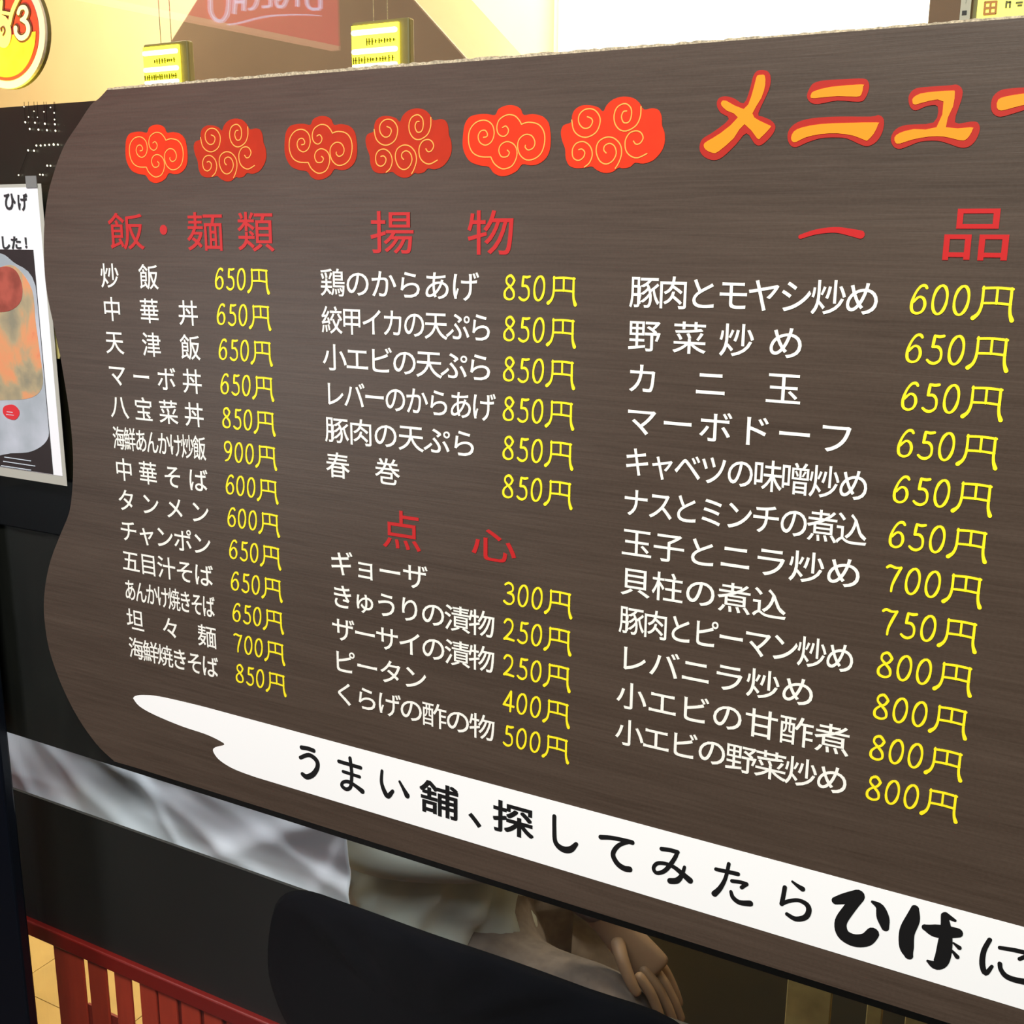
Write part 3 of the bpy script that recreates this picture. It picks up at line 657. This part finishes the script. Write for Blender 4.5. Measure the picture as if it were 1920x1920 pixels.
mb = MB(); mb.box((T0[0]+.01, YH+.02, T0[1]-.001), (T1[0]-.01, YH+.33, 2.949)); o = mb.build('duct', M_hood, hd); o.location = -HO

# lit yellow signs: case, tubes-lit face, small black lettering
def lit_sign(px0, px1, ptop, pbot, Y, label, tilt=.08):
    A = at(px0, ptop, Y); B = at(px1, ptop-(px1-px0)*tilt, Y); C = at(px0, pbot, Y)
    wd = B.x-A.x; ht = A.z-C.z
    e = empty('lit_sign', (A.x, Y, C.z)); tag(e, label, 'sign', 'yellow lit signs above the menu board')
    m_ = MB(); m_.box((-.004, .002, -.012), (wd+.016, .016, ht+.006)); m_.build('case', mat('olive_sign_case', (120, 108, 60), .5), e, 'olive case', bevel=.003)
    m_ = MB(); m_.box((0, -.003, 0), (wd, .001, ht)); m_.build('face', mat('yellow_lit_face', (250, 236, 60), .5, emit=(255, 236, 50), estr=4.0), e, 'glowing yellow face')
    for zz, hh in ((.86, .10), (.50, .10), (.22, .08)):
        m_ = MB(); add_stroke(m_, [(wd*.05, ht*zz, ht*hh), (wd*.95, ht*zz, ht*hh)], -.005, -.003, smooth=False); m_.build('tube', mat('lit_tube', (255, 252, 200), .4, emit=(255, 252, 190), estr=3.0), e, 'bright lamp tube')
    m_ = MB()
    for r_, zz in enumerate((.67, .33, .06)):
        x = wd*.3*(r_ == 0)+wd*.04
        while x < wd*.93:
            k = random.random(); h = ht*.045*(.6+k)
            m_.box((x, -.006, ht*zz-h), (x+wd*.016, -.004, ht*zz+h)); m_.box((x, -.006, ht*zz), (x+wd*.04, -.004, ht*zz+ht*.012))
            x += wd*(.05+.03*random.random())
    m_.build('lettering', mat('olive_lettering', (90, 88, 10), .5), e, 'small dark rows of lettering')
    m_ = MB(); m_.box((wd*.4, .006, ht+.006), (wd*.4+.0006, .0075, 2.949-C.z)); m_.box((wd*.7, .006, ht+.006), (wd*.7+.0006, .0075, 2.949-C.z)); m_.build('hanger', M_core, e)
lit_sign(270, 336, 90, 176, .62, 'small yellow lit sign left of the brown hood, nearer the round sign')
lit_sign(661, 748, 50, 148, .62, 'larger yellow lit sign in front of the brown hood, right of the other')

# right: bright lamp panel, brown column and yellow notices
A = at(985, 90, 2.2); B = at(1742, 90, 2.2)
cl = empty('lamp_panel', (A.x, 2.2, at(1400, 90, 2.2).z)); tag(cl, 'big glowing white wall panel above the menu board', 'lamp')
ztp = at(1400, -160, 2.2).z-cl.location.z; zbt = at(1400, 110, 2.2).z-cl.location.z
m_ = MB(); m_.box((.10, 0, zbt), (B.x-A.x, .05, ztp)); m_.build('diffuser', mat('glowing_diffuser', (255, 252, 236), .5, emit=(255, 248, 222), estr=1.7), cl, 'glowing diffuser', bevel=.01)
m_ = MB(); m_.box((.08, .02, zbt-.02), (B.x-A.x+.02, .098, ztp+.02)); m_.build('frame', mat('cream_frame', (240, 220, 160), .5), cl)
YC = 1.1
A = at(1741, 30, YC); B = at(1800, 30, YC); C_ = at(1815, 30, YC); D_ = at(1818, 30, YC)
m_ = MB(); m_.box((A.x, YC, 0), (C_.x, YC+.12, 2.949)); col = m_.build('column', mat('brown_column', (120, 90, 62), .6, noise=.12, scale=8), origin=(A.x, YC, 0)); tag(col, 'brown square column right of the glowing panel', 'column')
m_ = MB(); p = at(1801, 0, YC-.01); q = at(1816, 45, YC-.01)
e = empty('notice', (p.x, YC-.004, q.z)); tag(e, 'narrow grey notice on the brown column', 'notice')
m_.box((0, 0, -.05), (q.x-p.x, .003, .12)); m_.build('sheet', mat('grey_notice', (196, 190, 170), .5), e)
m_ = MB()
for k in range(9): m_.box((.003+.002*(k % 3), -.001, .11-k*.016), ((q.x-p.x)*(.5+.4*((k*7) % 5)/5), .0001, .116-k*.016))
m_.build('lettering', M_black, e, 'small black lettering')
A = at(1828, 60, YC); B = at(1990, 60, YC); zt2 = at(1880, -60, YC).z; zb2_ = at(1880, 60, YC).z
e = empty('backlit_menu', (A.x, YC, zb2_)); tag(e, 'yellow backlit menu panel at the right above the board', 'sign')
W_ = B.x-A.x; H_ = zt2-zb2_
m_ = MB(); m_.box((-.006, .003, -.006), (W_+.006, .05, H_+.006)); m_.build('case', mat('olive_case', (120, 110, 60), .5), e)
m_ = MB(); m_.box((0, 0, 0), (W_, .004, H_)); m_.build('face', mat('backlit_face', (250, 240, 110), .5, emit=(252, 240, 110), estr=.95), e, 'glowing yellow face')
m_ = MB(); zz = at(1860, 25, YC).z-zb2_; xx = at(1847, 10, YC).x-A.x; x2 = at(1868, 10, YC).x-A.x
z1 = at(1857, 4, YC).z-zb2_; z2 = at(1857, 26, YC).z-zb2_
for (a, b, c, d) in ((xx, z1, x2, z1), (xx, z2, x2, z2), (xx, z1, xx, z2), (x2, z1, x2, z2), (xx, (z1+z2)/2, x2, (z1+z2)/2), ((xx+x2)/2, z1, (xx+x2)/2, z2)):
    add_stroke(m_, [(a, b, .003), (c, d, .003)], -.002, 0, smooth=False, cap=3)
m_.build('seal_lettering', mat('ochre_red_print', (200, 130, 50), .5), e, 'ochre square character')
m_ = MB()
for x_, y_, w2, h2 in ((1886,2,3,12),(1893,3,3,11),(1889,3,6,3),(1905,4,12,3),(1908,9,8,3)):
    p = at(x_, y_, YC); s3 = (p-CAM).dot(FW)/FPX; m_.box((p.x-A.x, -.002, p.z-zb2_-h2*s3), (p.x-A.x+w2*s3, 0, p.z-zb2_))
m_.build('lettering', mat('olive_black_print', (100, 96, 40), .5), e, 'small dark lettering')
for o_ in (e,):
    m_ = MB(); m_.box((.02, .02, H_+.006), (.028, .03, 2.949-zb2_)); m_.build('hanger', M_alu, o_)

# ------------------------------------------------------------------ white cloth in the slot behind the glass
YCl = Yp+.045
import math as _m
def cloth(x0, x1, z0, z1, y):
    mb = MB(); nx, nz = 150, 26; vs = []
    for j in range(nz+1):
        for i in range(nx+1):
            u = i/nx; v = j/nz; xx = x0+(x1-x0)*u; zz = z0+(z1-z0)*v
            def fold(px_, pz_, ang, wd_, amp):
                c, s = math.cos(ang), math.sin(ang); dx, dz = xx-px_, zz-pz_
                t = -dx*s+dz*c; return amp*math.exp(-(t/wd_)**2)
            y_ = 0
            for (fx, fz, an, wd_, am) in FOLDS: y_ += fold(x0+(x1-x0)*fx, z0+(z1-z0)*fz, an, wd_*1.3, am*.30)
            y_ += .002*math.sin(xx*26+zz*9)+.001*math.sin(xx*41-zz*50)
            vs.append((xx, y-y_, zz))
    fs = [(j*(nx+1)+i, j*(nx+1)+i+1, (j+1)*(nx+1)+i+1, (j+1)*(nx+1)+i) for j in range(nz) for i in range(nx)]
    mb.add(vs, fs); return mb
FOLDS = [(.10,.5,-1.05,.010,.014),(.22,.5,-.75,.014,-.012),(.33,.4,-.5,.012,.012),(.46,.8,-.9,.008,.012),(.55,.5,-.7,.018,-.014),(.66,.35,-.35,.01,.014),(.75,.6,-.2,.012,-.012),(.82,.5,.5,.012,.014),(.90,.4,-.3,.010,.012),(.97,.5,1.1,.012,.012)]
cx0 = at(10, 1450, YCl).x; cx1 = at(655, 1620, YCl).x
zA = at(475, 1521, YCl).z+.05; zB = zp1-.06
mb = cloth(cx0-.05, cx1, zB, zA, YCl)
o = mb.build('white_cloth', mat('white_cotton', (226, 230, 240), .8, noise=.06, scale=20), smooth=True, origin=((cx0+cx1)/2, YCl, zB))
sd = o.modifiers.new('solid', 'SOLIDIFY'); sd.thickness = .0015
tag(o, 'rumpled white cloth hung behind the glass below the board’s lower left corner', 'cloth')
m_ = MB(); m_.box((cx0-.1, YCl+.020, zA-.012), (cx1+.02, YCl+.032, zA+.012)); tag(m_.build('cloth_rail', M_alu, origin=(cx0, YCl, zA)), 'dark rail behind the glass that carries the white cloth', 'rail')

# ------------------------------------------------------------------ seated person behind the counter
YPn = .42
per = empty('person', tuple(at(800, 1900, YPn))); tag(per, 'person seated sideways behind the counter in a pale rumpled shirt and grey trousers', 'person')
PR = per.location.copy()
def W(px, py, dy=0.0): p = at(px, py, YPn+dy); return p
def skin(name, nodes, edges_, m, parent, label=None, sub=2):
    me = bpy.data.meshes.new(name); me.from_pydata([tuple(Vector(n[0])-PR) for n in nodes], edges_, [])
    o = link(name, me, m, parent, label)
    md = o.modifiers.new('skin', 'SKIN'); md.use_smooth_shade = True
    for v, n in zip(me.skin_vertices[0].data, nodes): v.radius = (n[1], n[2] if len(n) > 2 else n[1])
    me.skin_vertices[0].data[0].use_root = True
    s = o.modifiers.new('sub', 'SUBSURF'); s.levels = sub; s.render_levels = sub
    return o
hip = W(800, 1830); waist = hip+Vector((-.01, 0, .17)); chest = hip+Vector((0, 0, .38)); neck = chest+Vector((.03, 0, .15)); head0 = neck+Vector((.03, 0, .08)); head1 = head0+Vector((.0, 0, .10))
kneeR = W(1175, 1905, -.06); kneeL = kneeR+Vector((-.10, .20, -.09)); 
footR = Vector((kneeR.x+.02, kneeR.y, .06)); footL = Vector((kneeL.x+.02, kneeL.y, .06))
M_skin = mat('skin', (150, 122, 94), .55, noise=.08, scale=20); M_trs = mat('grey_wool', (128, 116, 108), .9, noise=.25, scale=60, bump=.4)
shl = chest+Vector((0, -.15, .08)); shr = chest+Vector((0, .17, .08))
body = skin('body', [(hip, .13, .15), (waist, .115, .13), (chest, .12, .15), (neck, .05), (head0, .055), (head1, .085, .095), (W(965, 1862, -.06), .064), (kneeR, .050), (footR, .04), (hip+Vector((.05, .10, -.01)), .085), (kneeL, .062), (footL, .04), (footR+Vector((.12, 0, -.02)), .03), (footL+Vector((.12, 0, -.02)), .03)],
    [(0, 1), (1, 2), (2, 3), (3, 4), (4, 5), (0, 6), (6, 7), (7, 8), (8, 12), (0, 9), (9, 10), (10, 11), (11, 13)], M_skin, per)
thigh = skin('trousers', [(hip, .145, .165), (W(965, 1862, -.06), .074), (kneeR, .060), (footR+Vector((-.01, 0, .08)), .06), (hip+Vector((.05, .10, -.005)), .098), (kneeL, .078), (footL+Vector((-.01, 0, .08)), .06)],
    [(0, 1), (1, 2), (2, 3), (0, 4), (4, 5), (5, 6)], M_trs, per, 'grey trousers')
# shirt : lofted loose shell with folds and a wavy hem
def shirt():
    mb = MB(); nr, na = 34, 96; vs = []
    for j in range(nr+1):
        v = j/nr
        for i in range(na):
            a = 2*math.pi*i/na
            zz = hip.z-.035+(.52)*v
            cxx = hip.x*(1-v)+(chest.x)*v+.0
            rx_ = (.172-.05*v+(.03 if v > .6 else 0)*math.sin((v-.6)*7)); ry_ = .20-.035*v
            if v > .85: k = (v-.85)/.15; rx_ *= 1-.55*k; ry_ *= 1-.6*k
            fold = .008*math.sin(a*7+v*9)*(1-v*.6)+.011*(1-abs(math.sin(a*4.5+v*17+.8)))**3-.009*(1-abs(math.sin(a*6+1.1-v*12)))**4+.007*math.sin(a*13-v*24)+.006*math.sin(v*46+a*3)*(1-v)
            hem = (.018*math.sin(a*3+.8)+.008*math.sin(a*7))*(1-v)**3
            vs.append((cxx+(rx_+fold)*math.cos(a)-PR.x, hip.y+(ry_+fold)*math.sin(a)-PR.y, zz+hem-PR.z))
    fs = [(j*na+i, j*na+(i+1) % na, (j+1)*na+(i+1) % na, (j+1)*na+i) for j in range(nr) for i in range(na)]
    mb.add(vs, fs); return mb
M_shirt = mat('pale_grey_shirt', (196, 202, 196), .85, noise=.10, scale=14)
o = shirt().build('shirt', M_shirt, per, 'pale rumpled shirt', smooth=True); sd = o.modifiers.new('s', 'SOLIDIFY'); sd.thickness = .003
# near arm with sleeve, forearm reaching down to the knee, hand with fingers
elb = W(1040, 1590, -.05); wr = W(1150, 1735, -.02)
skin('sleeve', [(shl, .062), (chest+Vector((.02, -.19, -.06)), .056), (elb, .045)], [(0, 1), (1, 2)], M_shirt, per, 'pale shirt sleeve')
skin('cuff', [(elb+(wr-elb)*.02, .040), (elb+(wr-elb)*.5, .036), (elb+(wr-elb)*.92, .028)], [(0, 1), (1, 2)], M_trs, per, 'grey sleeve cuff')
fd = (W(1225, 1825, -.02)-wr).normalized(); side = Vector((0, -1, 0)); dn = fd.cross(side)
palm = wr+fd*.040
nodes = [(elb+(wr-elb)*.6, .030), (wr, .020, .025), (palm, .013, .030), (palm+fd*.030, .012, .033), (palm+fd*.042, .010, .031)]
hand = skin('hand', nodes, [(0, 1), (1, 2), (2, 3), (3, 4)], M_skin, per)
for k in range(4):
    s = palm+fd*.018+side*(-.024+.0165*k); ln = (.030, .036, .034, .026)[k]
    skin('finger', [(s, .008), (s+fd*ln+Vector((0, 0, -.003)), .0075), (s+fd*ln*1.6+Vector((0, 0, -.014)), .0068), (s+fd*ln*2.0+Vector((0, 0, -.028)), .006)], [(0, 1), (1, 2), (2, 3)], M_skin, per)
s = wr+fd*.012+side*.010
skin('finger', [(s, .011), (s+fd*.022+side*.020, .0095), (s+fd*.044+side*.028+Vector((0, 0, -.008)), .008), (s+fd*.060+side*.028+Vector((0, 0, -.014)), .0065)], [(0, 1), (1, 2), (2, 3)], M_skin, per, 'thumb')
# far arm
skin('sleeve', [(shr, .062), (chest+Vector((.03, .20, -.08)), .056), (chest+Vector((.10, .20, -.20)), .05), (chest+Vector((.24, .16, -.24)), .04)], [(0, 1), (1, 2), (2, 3)], M_shirt, per, 'pale shirt sleeve on the far side')
# hair cap and simple face
def ellip(c, r, n=20, m_=12, cut=None):
    mb = MB(); vs = []
    for j in range(m_+1):
        t = math.pi*j/m_
        for i in range(n):
            a = 2*math.pi*i/n; vs.append((c.x-PR.x+r[0]*math.sin(t)*math.cos(a), c.y-PR.y+r[1]*math.sin(t)*math.sin(a), c.z-PR.z+r[2]*math.cos(t)))
    mb.add(vs, [(j*n+i, (j+1)*n+i, (j+1)*n+(i+1) % n, j*n+(i+1) % n) for j in range(m_) for i in range(n)]); return mb
M_hair = mat('black_hair', (18, 15, 14), .5)
ellip(head1+Vector((-.022, 0, .03)), (.10, .095, .095)).build('hair', M_hair, per, smooth=True)
for sy in (-1, 1):
    ellip(head1+Vector((.083, .034*sy, .0)), (.008, .014, .008)).build('eye', M_black, per, smooth=True)
    ellip(head1+Vector((-.0, .088*sy, -.01)), (.018, .010, .03)).build('ear', M_skin, per, smooth=True)
ellip(head1+Vector((.098, 0, -.02)), (.016, .014, .024)).build('nose', M_skin, per, smooth=True)
ellip(head1+Vector((.083, 0, -.052)), (.010, .024, .006)).build('mouth', mat('lips', (150, 80, 70), .5), per, smooth=True)
# stool
st = empty('stool', (hip.x, hip.y, 0)); tag(st, 'black stool under the seated person behind the counter', 'stool')
zs = hip.z-.20
m_ = MB(); pts = [(.17*math.cos(a*math.pi/12), .17*math.sin(a*math.pi/12)) for a in range(24)]
m_.add([(x, y, zs-.04) for x, y in pts]+[(x, y, zs) for x, y in pts], [tuple(range(23, -1, -1)), tuple(range(24, 48))]+[(i, (i+1) % 24, (i+1) % 24+24, i+24) for i in range(24)])
m_.build('seat', M_blk, st, bevel=.008)
for sx in (-1, 1):
    for sy in (-1, 1):
        m_ = MB(); m_.add([(.10*sx-.012, .10*sy-.012, zs-.04), (.10*sx+.012, .10*sy-.012, zs-.04), (.10*sx+.012, .10*sy+.012, zs-.04), (.10*sx-.012, .10*sy+.012, zs-.04),
                           (.14*sx-.012, .14*sy-.012, .0085), (.14*sx+.012, .14*sy-.012, .0085), (.14*sx+.012, .14*sy+.012, .0085), (.14*sx-.012, .14*sy+.012, .0085)],
                          [(0, 1, 2, 3), (7, 6, 5, 4), (0, 4, 5, 1), (1, 5, 6, 2), (2, 6, 7, 3), (3, 7, 4, 0)]); m_.build('leg', M_blk, st)

# solid shape for the dark silhouette where glass reflections are missing, before the counter
YK = Yp-.012
def silhouette():
    P = [(512,1700),(560,1672),(650,1698),(800,1752),(960,1806),(1100,1857),(1260,1916),(1300,2000),(1280,2300),(900,2350),(640,2150),(560,1960),(520,1880),(500,1800)]
    out = [at(x, y, YK) for x, y in P]
    return [(p.x, p.z) for p in out]
pts = catmull(silhouette(), 4, True)
bmx = bmesh.new(); cxm = sum(p[0] for p in pts)/len(pts); czm = sum(p[1] for p in pts)/len(pts)
rings = []
for k, s in enumerate((1.0, .97, .85, .6, .3)):
    yy = YK+.004-(0, .010, .018, .022, .024)[k]
    rings.append([bmx.verts.new((cxm+(x-cxm)*s, yy+(.004*math.sin(x*60+z*15) if k > 1 else 0), czm+(z-czm)*s)) for x, z in pts])
N = len(pts)
for k in range(4):
    for i in range(N): bmx.faces.new((rings[k][i], rings[k][(i+1) % N], rings[k+1][(i+1) % N], rings[k+1][i]))
bmx.faces.new(rings[4]); bmx.faces.new(rings[0][::-1]); bmesh.ops.recalc_face_normals(bmx, faces=bmx.faces)
me = bpy.data.meshes.new('silhouette'); bmx.to_mesh(me); bmx.free()
for p in me.polygons: p.use_smooth = True
o = link('silhouette', me, mat('silhouette_black', (3, 4, 8), 1.0, spec=.05, noise=.3, scale=12)); tag(o, 'dark silhouette in the glass reflection, built as a solid shape before the low counter', 'silhouette')

# pale olive-lit strips behind the glass at the lower right
M_ol = mat('olive_curtain', (188, 164, 96), .8, noise=.35, scale=30)
dk = MB(); YD = Yp+.06
for k, (a, b) in enumerate(((1475, 1560), (1628, 1658), (1702, 1790))):
    m_ = MB(); A = at(a, 1860, YD); B = at(b, 1860, YD); m_.box((0, 0, 0), (B.x-A.x, .006, zc0-.45)); o = m_.build('hanging_strip', M_ol, bevel=.001); o.location = (A.x, YD, .45)
    tag(o, ('wide dim olive curtain strip behind the glass under the slogan', 'narrow dim olive curtain strip beside the wide one', 'olive curtain strip nearest the right edge under the board')[k], 'curtain', 'dim curtain strips under the board')

# ------------------------------------------------------------------ red lit shop sign across the arcade, seen mirrored in the glass
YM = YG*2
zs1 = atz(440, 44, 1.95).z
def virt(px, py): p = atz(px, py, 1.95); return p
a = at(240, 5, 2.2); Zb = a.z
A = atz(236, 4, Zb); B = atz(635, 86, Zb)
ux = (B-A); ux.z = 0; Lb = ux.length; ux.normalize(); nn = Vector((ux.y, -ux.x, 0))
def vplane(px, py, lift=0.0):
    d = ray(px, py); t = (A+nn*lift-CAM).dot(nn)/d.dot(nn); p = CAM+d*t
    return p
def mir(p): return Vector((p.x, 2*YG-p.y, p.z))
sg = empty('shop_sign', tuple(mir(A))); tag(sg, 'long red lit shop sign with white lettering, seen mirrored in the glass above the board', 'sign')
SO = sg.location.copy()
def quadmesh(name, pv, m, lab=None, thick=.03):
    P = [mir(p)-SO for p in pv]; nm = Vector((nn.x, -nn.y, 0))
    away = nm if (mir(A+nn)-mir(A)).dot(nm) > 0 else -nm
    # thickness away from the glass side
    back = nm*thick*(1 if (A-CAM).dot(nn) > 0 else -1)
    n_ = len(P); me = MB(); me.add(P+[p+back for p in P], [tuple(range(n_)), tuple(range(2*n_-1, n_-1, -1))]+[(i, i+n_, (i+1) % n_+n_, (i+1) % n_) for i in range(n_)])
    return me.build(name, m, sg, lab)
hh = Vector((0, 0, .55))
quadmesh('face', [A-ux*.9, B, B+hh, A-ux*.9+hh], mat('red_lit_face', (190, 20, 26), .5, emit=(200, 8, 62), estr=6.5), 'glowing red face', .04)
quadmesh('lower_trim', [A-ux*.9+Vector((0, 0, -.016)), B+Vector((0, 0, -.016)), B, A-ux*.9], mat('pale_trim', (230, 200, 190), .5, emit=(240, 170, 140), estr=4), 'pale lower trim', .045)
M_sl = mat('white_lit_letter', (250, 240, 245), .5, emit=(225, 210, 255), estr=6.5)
LET = {'O': [[(408,-40,9),(394,-10,9),(393,20,9),(402,36,9),(415,38,9),(425,22,9),(426,-10,9),(415,-38,9),(406,-40,9)]],
 'H': [[(442,-50,9),(437,26,9)],[(440,4,8),(455,2,8)],[(458,-50,9),(455,20,9)]],
 'C': [[(466,-20,8),(478,-14,8),(480,2,8),(473,15,8),(464,17,7)]],
 'E': [[(508,-40,8),(505,12,8)],[(490,13,7),(505,11,7)],[(492,-15,7),(506,-17,7)]],
 'G': [[(521,-22,8),(532,-24,8),(536,-5,8),(530,10,8),(520,12,8),(516,2,7),(524,-2,6)]],
 'I': [[(557,-45,9),(556,12,9)]],
 'D': [[(600,-45,9),(599,16,9)],[(599,16,8),(582,16,8),(574,5,9),(575,-25,9),(585,-42,8),(600,-45,8)]],
 'w': [[(425,46,3),(450,42,4),(480,34,4),(510,29,4),(560,27,3),(600,29,2)]]}
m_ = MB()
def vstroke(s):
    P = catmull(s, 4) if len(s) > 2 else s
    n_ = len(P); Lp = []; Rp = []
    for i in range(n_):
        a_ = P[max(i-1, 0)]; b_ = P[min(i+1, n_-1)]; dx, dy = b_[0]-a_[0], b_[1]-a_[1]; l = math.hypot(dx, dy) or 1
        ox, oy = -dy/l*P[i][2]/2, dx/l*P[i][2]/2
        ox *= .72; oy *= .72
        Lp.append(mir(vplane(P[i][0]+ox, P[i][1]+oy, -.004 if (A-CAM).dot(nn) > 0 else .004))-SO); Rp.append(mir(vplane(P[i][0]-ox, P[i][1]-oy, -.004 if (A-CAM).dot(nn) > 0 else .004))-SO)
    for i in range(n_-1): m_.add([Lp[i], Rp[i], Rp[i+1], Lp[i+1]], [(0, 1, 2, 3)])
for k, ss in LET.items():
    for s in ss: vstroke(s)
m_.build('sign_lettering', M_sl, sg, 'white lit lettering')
# arcade side: opposite wall and ceiling so the mirrored room goes on
f = MB(); f.box((-6, -4.1, 0), (3, -4, 3.3)); tag(f.build('wall_opposite', mat('dim_arcade_wall', (24, 21, 19), .8, noise=.3, scale=2)), kind='structure')
bz_ = SO.z
m_ = MB(); m_.box((-.02, -.02, .55), (.02, .02, 3.3-SO.z)); m_.build('hanger', M_alu, sg)

bpy.data.objects.remove(_fo, do_unlink=True)
